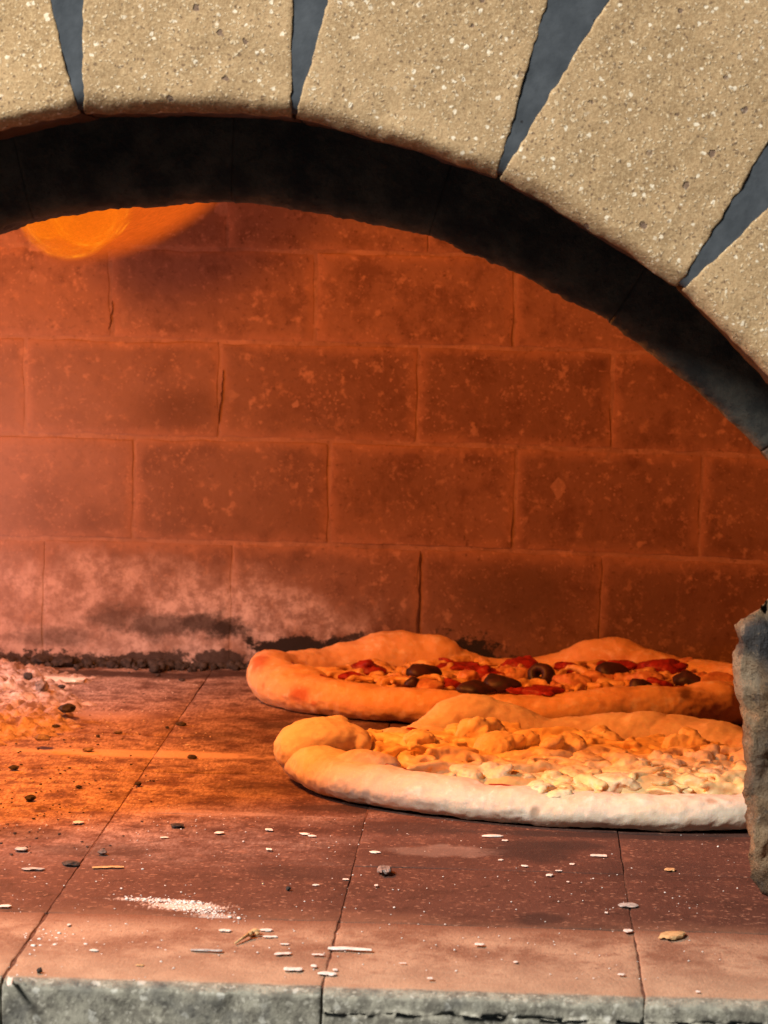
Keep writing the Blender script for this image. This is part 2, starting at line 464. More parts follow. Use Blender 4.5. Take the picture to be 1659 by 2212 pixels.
def m_threshold():
    t = NT("threshold_brick")
    x, y, z = t.xyz()
    st = t.noise(1, 6, 0.62, vec=t.mapping(scale=(26, 15, 9), rot=(0, 0, R(12))))
    mid = t.noise(45, 6, 0.65); fine = t.noise(1, 5, 0.7, vec=t.mapping(scale=(430, 170, 300)))
    c = t.mix(t.ss(st, 0.36, 0.64), (0.22, 0.115, 0.075), (0.43, 0.29, 0.20))
    c = t.mix(t.math('MULTIPLY', t.ss(fine, 0.52, 0.72), 0.5), c, (0.48, 0.33, 0.21))
    c = t.mix(t.math('MULTIPLY', t.ss(mid, 0.52, 0.68), 0.6), c, (0.20, 0.09, 0.055))
    c = t.mix(t.ss(fine, 0.44, 0.30, 0, 0.7), c, (0.15, 0.07, 0.045))
    # ground-in flour and ash along the outer edge of the row
    e = t.ss(t.math('ADD', y, t.math('MULTIPLY', t.math('SUBTRACT', st, 0.5), 0.10)), 1.93, 1.84)
    c = t.mix(t.math('MULTIPLY', e, 0.5), c, (0.50, 0.36, 0.25))
    inn = t.ss(t.math('ADD', y, t.math('MULTIPLY', t.math('SUBTRACT', st, 0.5), 0.10)), 1.975, 2.015)
    c = t.mix(t.math('MULTIPLY', inn, 0.75), c, (0.145, 0.055, 0.033))
    # broken grey front face
    g = t.mix(t.ss(t.noise(120, 6, 0.7), 0.36, 0.62), (0.17, 0.16, 0.13), (0.34, 0.325, 0.26))
    wv = t.warp(200, 0.006)
    g = t.mix(t.math('MULTIPLY', t.specks(wv, 330, (0, 0, 0), 0.5, 0.25, 0.62, 4.7), 0.6), g, (0.50, 0.48, 0.40))
    g = t.mix(t.math('MULTIPLY', t.specks(wv, 140, (2, 0, 1), 0.4, 0.2, 0.84, 6.7), 0.7), g, (0.60, 0.59, 0.52))
    g = t.mix(t.math('MULTIPLY', t.specks(wv, 260, (5, 0, 1), 0.5, 0.25, 0.66, 3.7), 0.5), g, (0.10, 0.09, 0.075))
    g = t.mix(t.math('MULTIPLY', t.ss(t.noise(38, 4, vec=t.mapping(loc=(1, 2, 3))), 0.50, 0.66), 0.45), g, (0.07, 0.075, 0.078))
    # darker, bluer scuffing lower down the face
    face = t.ss(t.math('ADD', y, t.math('MULTIPLY', t.math('SUBTRACT', mid, 0.5), 0.006)), 1.8395, 1.8345)
    c = t.mix(face, c, g)
    h = t.math('ADD', t.math('MULTIPLY', fine, 0.7), t.math('ADD', t.math('MULTIPLY', st, 0.5), mid))
    return t.principled(c, 0.9, t.bump(h, 0.7, 0.0016), 0.2)

def m_tan():
    t = NT("tan_support_brick")
    c = t.mix(t.ss(t.noise(50, 6), 0.35, 0.65), (0.36, 0.22, 0.11), (0.52, 0.36, 0.22))
    return t.principled(c, 0.9, t.bump(t.noise(200, 5), 0.6, 0.001), 0.2)

def m_mortar_bed():
    t = NT("dark_joint")
    return t.principled(t.mix(t.noise(80, 4), (0.055, 0.026, 0.019), (0.13, 0.065, 0.045)), 0.95, None, 0.1)

def m_dough(name, spots, tint, brown):
    t = NT(name)
    big = t.noise(22, 4); mid = t.noise(90, 5, 0.6); fine = t.noise(500, 4, 0.65)
    c = t.mix(t.ss(big, 0.35, 0.66), tint, tuple(min(1, k * 0.86) if i else k * 0.95 for i, k in enumerate(tint)))
    c = t.mix(t.math('MULTIPLY', t.ss(mid, 0.52, 0.72), 0.5), c, (0.86, 0.80, 0.70))
    c = t.mix(t.math('MULTIPLY', t.ss(fine, 0.55, 0.72), 0.25), c, (0.90, 0.86, 0.78))
    c = t.mix(t.ss(t.noise(30, 5, 0.6, vec=t.mapping(loc=(2, 8, 3))), 0.50, 0.70, 0.0, brown), c, (0.50, 0.27, 0.11))
    for (p, r, k, col) in spots:
        c = t.mix(t.math('MULTIPLY', t.blob(p, r, mid, 0.45, 1.25, 0.25), k), c, col)
    # small leopard blisters
    v = t.voro(60, vec=t.mapping(loc=(5, 3, 1))); vr = t.math('FRACT', t.math('MULTIPLY', t.voro(60, vec=t.mapping(loc=(5, 3, 1)), out='Color'), 8.9))
    c = t.mix(t.math('MULTIPLY', t.math('MULTIPLY', t.ss(v, 0.33, 0.12), t.ss(vr, 0.84, 0.90)), 0.35 + brown * 0.5), c, (0.30, 0.11, 0.04))
    h = t.math('ADD', t.math('MULTIPLY', fine, 0.35), mid)
    return t.principled(c, 0.8, t.bump(h, 0.6, 0.0013), 0.2, sss=0.22, sss_r=(0.007, 0.0035, 0.002))

def m_simple(name, ca, cb, scale, rough=0.6, spec=0.4, bs=0.4, bd=0.0008, sss=0.0, detail=5):
    t = NT(name)
    n = t.noise(scale, detail, 0.6)
    c = t.mix(t.ss(n, 0.35, 0.65), ca, cb)
    return t.principled(c, rough, t.bump(n, bs, bd), spec, sss=sss, sss_r=(0.005, 0.003, 0.0015))

def m_log():
    t = NT("weathered_log")
    x, y, z = t.xyz()
    fib = t.noise(1, 7, 0.65, vec=t.mapping(scale=(110, 40, 26), rot=(0, R(-14), 0)))
    mid = t.noise(38, 7, 0.65); fine = t.noise(320, 5, 0.7)
    c = t.mix(t.ss(mid, 0.36, 0.64), (0.11, 0.074, 0.045), (0.25, 0.17, 0.095))
    c = t.mix(t.math('MULTIPLY', t.ss(fib, 0.52, 0.68), 0.6), c, (0.075, 0.067, 0.062))
    c = t.mix(t.math('MULTIPLY', t.ss(fine, 0.55, 0.70), 0.6), c, (0.30, 0.25, 0.19))
    gr = t.noise(700, 3, 0.7); mm = t.noise(110, 6, 0.7)
    c = t.mix(t.ss(gr, 0.5, 0.32, 0, 0.7), c, (0.04, 0.03, 0.024))
    wob = t.noise(30, 5)
    for (px, py, rx, rz, k, col) in [(1600, 1440, 40, 70, .7, (0.27, 0.21, 0.14)), (1640, 1800, 60, 55, .6, (0.30, 0.21, 0.125)), (1650, 1620, 60, 110, .55, (0.09, 0.072, 0.056)), (1635, 1360, 70, 55, .9, (0.038, 0.041, 0.045)), (1700, 1400, 90, 90, .9, (0.035, 0.038, 0.042)), (1640, 1940, 60, 40, .7, (0.07, 0.058, 0.05))]:
        p = at_y(px, py, 2.10); s = 2.1 / FPX
        c = t.mix(t.math('MULTIPLY', t.blob(p, (rx * s, 0.2, rz * s), wob, 0.6), k), c, col)
    c = t.mix(t.ss(mm, 0.55, 0.70, 0, 0.7), c, (0.26, 0.20, 0.135))
    c = t.mix(t.ss(mm, 0.45, 0.34, 0, 0.75), c, (0.035, 0.03, 0.028))
    h = t.math('ADD', t.math('ADD', fib, mm), t.math('ADD', mid, t.math('MULTIPLY', fine, 0.5)))
    return t.principled(c, 0.9, t.bump(h, 1.0, 0.003), 0.15)

def m_ash():
    t = NT("wood_ash")
    mid = t.noise(60, 7, 0.7); fine = t.noise(350, 5, 0.7)
    c = t.mix(t.ss(mid, 0.36, 0.62), (0.20, 0.13, 0.10), (0.58, 0.47, 0.42))
    c = t.mix(t.math('MULTIPLY', t.ss(fine, 0.56, 0.70), 0.6), c, (0.11, 0.07, 0.06))
    return t.principled(c, 0.95, t.bump(t.math('ADD', mid, fine), 0.8, 0.002), 0.1)

def m_flame(name, inner):
    t = NT(name)
    tc = t.t.nodes.new('ShaderNodeTexCoord').outputs['Object']
    t2 = t.noise(1, 4, 0.5, vec=t.mapping(scale=(14, 14, 40), rot=(0, R(28), 0), vec=tc), dist=1.2)
    sep = t.t.nodes.new('ShaderNodeSeparateXYZ'); t.t.links.new(tc, sep.inputs[0])
    r = t.vmath('LENGTH', t.vmath('MULTIPLY', tc, (1, 0, 1)))
    ang = t.noise(2.2, 3, vec=tc)
    if inner:
        rr = t.math('ADD', r, t.math('MULTIPLY', t.math('SUBTRACT', t2, 0.5), 0.10))
        rim = t.math('MULTIPLY', t.ss(t.math('ABSOLUTE', t.math('SUBTRACT', rr, 0.90)), 0.05, 0.0), t.ss(ang, 0.42, 0.62, 0.0, 0.6))
        rim = t.math('MAXIMUM', rim, t.math('MULTIPLY', t.ss(t.math('ABSOLUTE', t.math('SUBTRACT', rr, 0.78)), 0.03, 0.0), t.ss(ang, 0.56, 0.40, 0.0, 0.35)))
        curl = t.math('MULTIPLY', t.ss(t.math('ABSOLUTE', t.math('SUBTRACT', t2, 0.56)), 0.03, 0.0), 0.12)
        s_ = t.math('ADD', t.math('MULTIPLY', t.ss(t2, 0.25, 0.75, 0.85, 1.15), t.ss(r, 0.0, 0.9, 0.85, 1.1)), t.math('ADD', t.math('MULTIPLY', rim, 0.45), curl))
        a = t.math('MULTIPLY', t.ss(r, 1.0, 0.86, 0.0, 0.34), t.ss(ang, 0.25, 0.6, 0.75, 1.0))
        a = t.math('MAXIMUM', a, t.math('MULTIPLY', t.math('MULTIPLY', rim, 0.8), t.ss(r, 1.0, 0.94)))
        col = t.mix(rim, (1.0, 0.19, 0.004), (1.0, 0.40, 0.02))
    else:
        s_ = t.ss(t2, 0.2, 0.8, 0.62, 0.95)
        a = t.math('MULTIPLY', t.ss(r, 1.0, 0.55), 0.72)
        col = (1.0, 0.14, 0.010)
    e = t.t.nodes.new('ShaderNodeEmission'); t._set(e.inputs[0], col); t._set(e.inputs[1], s_)
    tr = t.t.nodes.new('ShaderNodeBsdfTransparent')
    mx = t.t.nodes.new('ShaderNodeMixShader'); t._set(mx.inputs[0], a)
    t.t.links.new(tr.outputs[0], mx.inputs[1]); t.t.links.new(e.outputs[0], mx.inputs[2])
    t.t.links.new(mx.outputs[0], t.out.inputs[0])
    return t.m

M = dict(refr=m_refractory(), char=m_charcoal(), soot=m_soot(), brick=m_wall(), mortar=m_wall(True), floor=m_floor(), thr=m_threshold(), tan=m_tan(), bed=m_mortar_bed(), bed2=m_simple('joint_dust', (0.075, 0.035, 0.025), (0.15, 0.078, 0.055), 120, 0.95, 0.1), log=m_log(), ash=m_ash())
M['white'] = m_simple("white_ash_flake", (0.80, 0.78, 0.74), (0.62, 0.60, 0.57), 300, 0.8, 0.2)
M['greyflake'] = m_simple("grey_ash_flake", (0.50, 0.50, 0.48), (0.24, 0.235, 0.23), 260, 0.9, 0.2)
M['straw'] = m_simple("dry_straw", (0.58, 0.40, 0.20), (0.42, 0.27, 0.13), 260, 0.8, 0.2)
M['coal'] = m_simple("charcoal_crumb", (0.020, 0.018, 0.018), (0.055, 0.048, 0.045), 220, 0.85, 0.3, 0.8, 0.001)
M['greycoal'] = m_simple("ashy_charcoal", (0.10, 0.085, 0.08), (0.30, 0.25, 0.23), 160, 0.9, 0.2, 0.8, 0.001)
M['flour'] = m_simple("flour", (0.82, 0.79, 0.74), (0.74, 0.70, 0.66), 300, 0.9, 0.1)
M['sauce'] = m_simple("tomato_sauce", (0.33, 0.028, 0.012), (0.20, 0.014, 0.008), 120, 0.35, 0.5, 0.5, 0.001)
M['cheese'] = m_simple("shredded_cheese", (0.84, 0.64, 0.33), (0.80, 0.56, 0.24), 90, 0.45, 0.45, 0.35, 0.0008, sss=0.15)
M['cheese2'] = m_simple("baked_cheese", (0.76, 0.52, 0.23), (0.62, 0.34, 0.12), 110, 0.42, 0.45, 0.4, 0.0008, sss=0.1)
M['ricotta'] = m_simple("ricotta", (0.78, 0.65, 0.42), (0.76, 0.56, 0.29), 90, 0.6, 0.35, 0.6, 0.0012, sss=0.2)
M['yellow'] = m_simple("yellow_cheese_melt", (0.76, 0.56, 0.28), (0.70, 0.49, 0.20), 60, 0.35, 0.5, 0.3, 0.0008, sss=0.3)
M['olive'] = m_simple("black_olive", (0.018, 0.010, 0.013), (0.055, 0.018, 0.020), 90, 0.5, 0.35, 0.5, 0.0008)
M['tomato'] = m_simple("red_tomato", (0.36, 0.028, 0.022), (0.20, 0.012, 0.010), 120, 0.5, 0.35, 0.5, 0.001, sss=0.1)
M['ham'] = m_simple("ham_piece", (0.66, 0.36, 0.17), (0.50, 0.20, 0.10), 110, 0.45, 0.4, 0.4, 0.0008, sss=0.15)

# ------------------------------------------------------------------ oven chamber (shell + bricks)
CX, CY, RX, RY, DH = -0.20, 2.60, 0.75, 0.53, 0.66
def sprof(z):
    return max(0.0, 1 - (max(0, z) / DH) ** 2.8) ** (1 / 2.8)
def shell_y(x, z, off=0.0):
    s = sprof(z)
    k = abs(x - CX) / ((RX + off) * s)
    return CY + (RY + off) * s * max(0.0, 1 - k ** 2.5) ** (1 / 2.5)
def shell_hit(px, py):
    Y = 3.1
    for _ in range(25):
        p = at_y(px, py, Y)
        Y = 0.5 * Y + 0.5 * shell_y(p.x, p.z)
    return at_y(px, py, Y)

chamber = thing("oven_chamber", "curved back wall and dome of firebrick inside the oven, sooty at its foot", "oven wall", (CX, 3.1, 0))
# shell: mortar surface behind the bricks, reaching round the sides and closing overhead
vs, fs = [], []
NPH, NZ = 72, 26
for iz in range(NZ + 1):
    z = DH * math.sin(0.5 * math.pi * iz / NZ) * 0.9995 if iz else -0.02
    s = sprof(z) if iz < NZ else 0.0
    for ip in range(NPH + 1):
        th = R(-32) + (R(180 + 64)) * ip / NPH
        c, sn = math.cos(th), math.sin(th)
        q = (abs(c) ** 2.5 + abs(sn) ** 2.5) ** (-1 / 2.5)
        px_, py_ = CX + (RX + 0.0002) * s * q * c, CY + (RY + 0.0002) * s * q * sn
        py_ = max(py_, 2.165) if iz < NZ else CY
        vs.append((px_, py_, z))
for iz in range(NZ):
    for ip in range(NPH):
        a = iz * (NPH + 1) + ip
        fs.append((a, a + NPH + 1, a + NPH + 2, a + 1))
mobj("dome_shell", vs, fs, M['mortar'], chamber)
# unseen boxes added round the dome to stop daylight leaking in
for nm, c, d in [("light_block_top", (-0.19, 2.70, 0.745), (1.70, 1.20, 0.05)), ("light_block_side", (-1.03, 2.70, 0.36), (0.06, 1.20, 0.76)), ("light_block_side", (0.65, 2.70, 0.36), (0.06, 1.20, 0.76)), ("light_block_back", (-0.19, 3.27, 0.36), (1.62, 0.06, 0.70))]:
    v, f = rounded_box(d[0], d[1], d[2], 0.004, 1, 1, 1)
    mobj(nm, [p + Vector(c) for p in v], f, M['soot'], chamber)

rows_y = [1452, 1181, 957, 746, 547, 372]
rows_z = [-0.006] + [shell_hit(829, yy).z for yy in rows_y[1:]]
joints = [[95, 500, 905, 1298, 1700], [290, 710, 1113, 1515], [55, 475, 903, 1322], [240, 682, 1112, 1530], [60, 490, 925, 1340]]
gaps = [0.0018, 0.0030, 0.0028, 0.0032, 0.003]
for r in range(5):
    z0, z1 = rows_z[r], rows_z[r + 1]
    zc = 0.5 * (z0 + z1)
    ym = 0.5 * (rows_y[r] + rows_y[r + 1])
    jx = [shell_hit(j, ym + (j - 829) * 0.0227).x for j in joints[r]]
    while jx[0] > -0.80: jx.insert(0, jx[0] - 0.18)
    while jx[-1] < 0.40: jx.append(jx[-1] + 0.18)
    for i in range(len(jx) - 1):
        xa, xb = jx[i], jx[i + 1]
        ok = True
        P = []
        for (xx, zz) in ((xa, z0), (xb, z0), (xa, z1), (xb, z1)):
            P.append(Vector((xx, shell_y(xx, max(zz, 0)), zz)))
        ex = ((P[1] - P[0]) + (P[3] - P[2])) * 0.5
        ez = ((P[2] - P[0]) + (P[3] - P[1])) * 0.5
        W, Hh = ex.length, ez.length
        ex.normalize(); ez.normalize()
        ny = ez.cross(ex).normalized()      # pointing into wall (+y)
        if ny.y < 0: ny = -ny
        cen = (P[0] + P[1] + P[2] + P[3]) / 4
        g = gaps[r] * random.uniform(0.8, 1.3)
        D = 0.05
        v, f = rounded_box(W - g, D, Hh - 0.0040, 0.0008, 18, 2, 11)
        out = []
        sd = random.uniform(0, 50)
        proud = random.uniform(-0.0004, 0.0010)
        tw = random.uniform(-0.006, 0.006)
        for p in v:
            edge = max(abs(p.x) / (W / 2), abs(p.z) / (Hh / 2))
            k = n1(p, 30, sd) * 0.0016 + n1(p, 95, sd) * 0.0009
            q = Vector(p)
            q.x += n1(p, 45, sd + 9) * 0.0022 * smooth01(0.7, 1, abs(p.x) / (W / 2)) - tw * p.z
            q.z += n1(p, 45, sd + 19) * 0.0020 * smooth01(0.6, 1, abs(p.z) / (Hh / 2)) + tw * p.x * 0.5
            if p.y < 0: q.y += k * 0.5 - proud * 0.3
            w = cen + ex * q.x + ez * q.z
            w.y = shell_y(w.x, max(w.z, 0)) + (q.y + D / 2 - 0.0007)
            out.append(w)
        mobj("brick", out, f, M['brick'], chamber)

def crack(pix, w0):
    vs, fs = [], []
    rs = random.Random(len(pix) + int(pix[0][0]))
    pts = []
    for (a, b) in zip(pix[:-1], pix[1:]):
        for k in range(8): pts.append((a[0] + (b[0] - a[0]) * k / 8 + rs.uniform(-1.6, 1.6), a[1] + (b[1] - a[1]) * k / 8))
    pts.append(pix[-1])
    n = len(pts)
    for i, (x, y) in enumerate(pts):
        h = shell_hit(x, y)
        w = w0 * (0.35 + 0.65 * math.sin(math.pi * min(1, (i + .5) / n))) * rs.uniform(.6, 1.3)
        for sx in (-1, 1):
            for dy in (-0.0022, 0.004):
                vs.append((h.x + sx * w / 2, h.y + dy, h.z))
    for i in range(n - 1):
        a = i * 4; b = a + 4
        fs += [(a, a + 2, b + 2, b), (a, b, b + 1, a + 1), (a + 2, a + 3, b + 3, b + 2)]
    mobj("crack", vs, fs, M['bed'], chamber, smooth=False)
crack([(908, 1195), (905, 1300), (900, 1375), (896, 1400)], 0.0017)
crack([(483, 800), (479, 850), (472, 915)], 0.0009)
crack([(244, 650), (240, 690), (234, 712)], 0.0008)

# ------------------------------------------------------------------ hearth floor
TS = 0.1755
X0 = -0.272
floor = thing("hearth_floor", "reddish brown tiled hearth floor of the oven", "floor", (-0.2, 2.6, 0))
del floor['category']
floor['kind'] = 'structure'
v, f = rounded_box(1.9, 1.22, 0.03, 0.004, 1, 1, 1)
mobj("mortar_bed", [Vector((p.x - 0.2, p.y + 2.62, p.z - 0.0158)) for p in v], f, M['bed2'], floor)
THY = 2.010
for iy in range(7):
    for ix in range(-4, 5):
        x0, x1 = X0 + ix * TS, X0 + (ix + 1) * TS
        y0 = THY + iy * TS
        y1 = y0 + TS
        gx = random.uniform(0.0006, 0.0011)
        v, f = rounded_box(x1 - x0 - gx, y1 - y0 - 0.0004, 0.03, 0.0007, 10, 14, 1)
        sd = random.uniform(0, 90); dz = random.uniform(-0.0005, 0.0004)
        out = []
        for p in v:
            q = Vector((p.x + (x0 + x1) / 2, p.y + (y0 + y1) / 2, p.z - 0.015))
            if p.z > 0: q.z += dz + n1(q, 18, sd) * 0.0006
            if abs(p.x) > (x1 - x0) / 2 - 0.003: q.x += n1(q, 60, sd) * 0.0006
            out.append(q)
        mobj("floor_tile", out, f, M['floor'], floor)

# threshold row with its broken grey front lip
LIPY = 1.8275
thr = thing("hearth_threshold", "row of dusty bricks along the oven mouth with broken grey front edge", "threshold", (-0.09, LIPY, 0))
for ix in range(-3, 5):
    x0, x1 = X0 + ix * TS, X0 + (ix + 1) * TS
    T = 0.06 if ix < 1 else 0.0235
    dx = 0.0013 if ix < 1 else 0.0008
    v, f = rounded_box(x1 - x0 - dx * (1 if ix != 1 else 0.5), THY - LIPY - 0.0004, T, 0.0012, 46, 40, 10 if T > 0.03 else 6)
    sd = random.uniform(0, 90)
    out = []
    for p in v:
        q = Vector((p.x + (x0 + x1) / 2, p.y + (LIPY + THY) / 2, p.z - T / 2 + (0.0 if ix != 1 else -0.0004)))
        fr = smooth01(LIPY + 0.012, LIPY + 0.002, q.y)
        if p.z > 0 and q.y < LIPY + 0.012:
            tt = max(0.0, 1 - (q.y - LIPY) / 0.010); q.z -= 0.0045 * tt * tt
        if fr > 0:
            q.y += fr * (fbm(q, 60, sd) * 0.0020 + n1(q, 220, sd) * 0.0009)
            q.z += fr * (n1(q, 70, sd + 4) * 0.0012)
        elif p.z > 0:
            q.z += n1(q, 25, sd) * 0.0007
        if abs(p.x) > (x1 - x0) / 2 - 0.003: q.x += n1(q, 60, sd) * 0.0010
        out.append(q)
    mobj("threshold_brick", out, f, M['thr'], thr)
v, f = rounded_box(1.40, THY - LIPY - 0.010, 0.02, 0.001, 1, 1, 1)
mobj("joint_bed", [Vector((p.x - 0.10, p.y + (LIPY + THY) / 2 + 0.004, p.z - 0.0109)) for p in v], f, M['bed2'], thr)
xx = X0 + TS + 0.002
while xx < 0.55:
    w = 0.19
    v, f = rounded_box(w - 0.006, 0.15, 0.05, 0.004, 14, 4, 4)
    sd = random.uniform(0, 90)
    mobj("support_brick", [Vector((p.x + xx + w / 2, p.y + 1.836 + 0.075 + (n1(p, 70, sd) * 0.0015 if p.y < 0 else 0), p.z - 0.0275 - 0.025 + n1(p, 60, sd + 3) * 0.001)) for p in v], f, M['tan'], thr)
    xx += w
v, f = rounded_box(0.7, 0.14, 0.08, 0.003, 1, 1, 1)
mobj("joint_mortar", [Vector((p.x + 0.26, p.y + 1.845 + 0.07, p.z - 0.024 - 0.04)) for p in v], f, M['char'], thr)

# ------------------------------------------------------------------ outer arch
AX, AZ, AR = -0.191, 0.0135, 0.4655
AY, AT = 1.95, 0.10
arch = thing("brick_arch", "speckled tan brick arch framing the oven mouth with dark wedge joints", "arch", (AX, AY, 0))
chord = 2 * AR * math.sin(R(7.5))
BH = 0.23
for k in range(-6, 7):
    al = R(15 * k)
    er = Vector((math.sin(al), 0, math.cos(al)))          # outward
    et = Vector((math.cos(al), 0, -math.sin(al)))         # along chord
    ap = AR * math.cos(R(7.5))
    cen = Vector((AX, AY + AT / 2, AZ)) + er * (ap + BH / 2)
    if k in (-6, 6): cen.z = AZ + 0.0
    v, f = rounded_box(chord - 0.0022, AT, BH, 0.0012, 60, 5, 80)
    sd = random.uniform(0, 90)
    out = []
    for p in v:
        sx = abs(p.x) / (chord / 2); q = Vector(p)
        rag = n1(p, 160, sd) * 0.0010 + n1(p, 420, sd + 3) * 0.0007 + n1(p, 40, sd) * 0.0010
        side = smooth01(0.88, 1.0, sx)
        q.x += rag * side
        low = smooth01(-BH / 2 + 0.012, -BH / 2, p.z)
        q.z += low * 0.0020 * (1 - min(1, sx) ** 2)
        q.z += low * (n1(p, 130, sd + 7) * 0.0012 + n1(p, 35, sd + 2) * 0.0014)
        if p.y < 0:
            q.y += n1(p, 55, sd + 1) * 0.0006 + n1(p, 300, sd + 1) * 0.00035
            tt = max(0.0, 1 - (p.z + BH / 2) / (0.0125 + 0.004 * n1(p, 25, sd)))
            q.y += 0.010 * tt * tt
        w = cen + et * q.x + er * q.z + Vector((0, q.y, 0))
        out.append(w)
    mobj("arch_brick", out, f, M['refr'], arch)
for k in range(-6, 6):
    al = R(15 * k + 7.5)
    er = Vector((math.sin(al), 0, math.cos(al))); et = Vector((math.cos(al), 0, -math.sin(al)))
    v, f = [], []
    NR, NW = 60, 10
    sd = random.uniform(0, 90)
    def wp(i, j, back):
        rr = AR + 0.0025 + (BH) * i / NR
        hw = (rr - AR) * math.tan(R(7.5)) + 0.0042
        o = (j / NW * 2 - 1) * hw
        tt = max(0.0, 1 - (rr - AR) / 0.0125)
        yy = AY + 0.0016 + 0.009 * tt * tt
        p = Vector((AX, 0, AZ)) + er * rr + et * o
        yy += n1(p, 70, sd) * 0.0007 + n1(p, 260, sd) * 0.0005 - 0.0006
        p.y = AY + AT - 0.02 if back else yy
        return p
    for b in (0, 1):
        for i in range(NR + 1):
            for j in range(NW + 1): v.append(wp(i, j, b))
    n = (NR + 1) * (NW + 1)
    for i in range(NR):
        for j in range(NW):
            a = i * (NW + 1) + j
            f.append((a, a + NW + 1, a + NW + 2, a + 1)); f.append((n + a, n + a + 1, n + a + NW + 2, n + a + NW + 1))
    for j in range(NW):
        f.append((j, j + 1, n + j + 1, n + j))
    for i in range(NR):
        for j in (0, NW):
            a = i * (NW + 1) + j
            f.append((a, a + NW + 1, n + a + NW + 1, n + a))
    mobj("mortar_wedge", v, f, M['char'], arch)

# ------------------------------------------------------------------ inner arch (sooty ring behind the flue gap)
IY = 2.10
iarch = thing("inner_arch", "black sooty inner arch ring set back behind the tan brick arch", "arch", (AX, IY, 0))
def ip(px, py):
    p = at_y(px, py, IY); return (p.x, p.z)
IC = (AX + 0.002, -0.045)
IR = 0.473
angs = [1.4 + 15 * k for k in range(-7, 7)]
def ring_pt(deg, rr):
    return Vector((IC[0] + rr * math.sin(R(deg)), 0, IC[1] + rr * math.cos(R(deg))))
for a0, a1 in zip(angs[:-1], angs[1:]):
    p0, p1 = ring_pt(a0, IR), ring_pt(a1, IR)
    q0, q1 = ring_pt(a0, IR + 0.34), ring_pt(a1, IR + 0.34)
    sd = random.uniform(0, 90)
    NU = 64
    prof = [(0.0, 0.10), (0.0, 0.012), (0.002, 0.007), (0.006, 0.0025), (0.012, 0.0), (0.03, 0.0), (0.05, 0.0), (0.08, 0.0), (0.14, 0.0), (0.34, 0.0), (0.34, 0.10)]
    v, f = [], []
    for i in range(NU + 1):
        u = i / NU
        u = 0.001 + u * 0.998
        arc = ring_pt(a0 + (a1 - a0) * u, IR)
        bi = (p0.lerp(p1, u)).lerp(arc, 0.45)
        bo = q0.lerp(q1, u)
        for (rad, dy) in prof:
            p = bi.lerp(bo, rad / 0.34)
            p.y = IY + dy
            w = 1.0 if rad < 0.012 else 0.4
            nn = n1(p, 120, 3.3) * 0.0010 + n1(p, 330, 8.3) * 0.0010 + n1(p, 30, 2) * 0.0012
            dirr = (bi - Vector((IC[0], 0, IC[1]))).normalized()
            if rad < 0.03: p += dirr * nn * w * (1.3 if dy < 0.05 else 1)
            else: p.y += n1(p, 60, 5) * 0.0012
            v.append(p)
    npf = len(prof)
    for i in range(NU):
        for j in range(npf - 1):
            a = i * npf + j
            f.append((a, a + npf, a + npf + 1, a + 1))
    f.append(tuple(range(npf))); f.append(tuple(NU * npf + j for j in reversed(range(npf))))
    mobj("arch_segment", v, f, M['soot'], iarch)


# ------------------------------------------------------------------ pizzas
def spline_loop(ctrl, n):
    L = len(ctrl); out = []
    for i in range(n):
        t = i / n * L
        k = int(t); u = t - k
        p = [ctrl[(k + d - 1) % L] for d in range(4)]
        out.append([0.5 * ((2 * p[1][c]) + (-p[0][c] + p[2][c]) * u + (2 * p[0][c] - 5 * p[1][c] + 4 * p[2][c] - p[3][c]) * u * u + (-p[0][c] + 3 * p[1][c] - 3 * p[2][c] + p[3][c]) * u ** 3) for c in range(4)])
    return out

def rim_soup(loop, soup, seed, m=18):
    n = len(loop)
    vs, fs = [], []
    for i, (x, y, w, h) in enumerate(loop):
        a, b = loop[i - 1], loop[(i + 1) % n]
        t = Vector((b[0] - a[0], b[1] - a[1], 0)).normalized()
        o = Vector((t.y, -t.x, 0))
        wob = 1 + 0.13 * n1((x, y, 0), 16, seed) + 0.08 * n1((x, y, 0), 45, seed)
        for k in range(m):
            th = 2 * math.pi * k / m
            c, s = math.cos(th), math.sin(th)
            u = w * math.copysign(abs(c) ** (0.62 if c > 0 else 1.0), c)
            if c > 0 and s < 0: u *= 1 - 0.10 * abs(s)
            z = h * wob * (0.46 + 0.54 * s) if s > 0 else h * wob * 0.46 + s * h * 0.44
            vs.append(Vector((x, y, max(0.0006, z))) + o * u)
    for i in range(n):
        i2 = (i + 1) % n
        for k in range(m):
            k2 = (k + 1) % m
            fs.append((i * m + k, i * m + k2, i2 * m + k2, i2 * m + k))
    soup.add(vs, fs)

def disc_soup(loop, soup, z0, z1, inset=0.0):
    n = len(loop)
    cx = sum(p[0] for p in loop) / n; cy = sum(p[1] for p in loop) / n
    vs = []
    for z in (z0, z1):
        for p in loop:
            d = Vector((p[0] - cx, p[1] - cy, 0)); d *= (1 - inset / d.length)
            vs.append(Vector((cx, cy, z)) + d)
    fs = [tuple(reversed(range(n))), tuple(range(n, 2 * n))]
    for i in range(n):
        i2 = (i + 1) % n
        fs.append((i, i2, n + i2, n + i))
    soup.add(vs, fs)
    return cx, cy

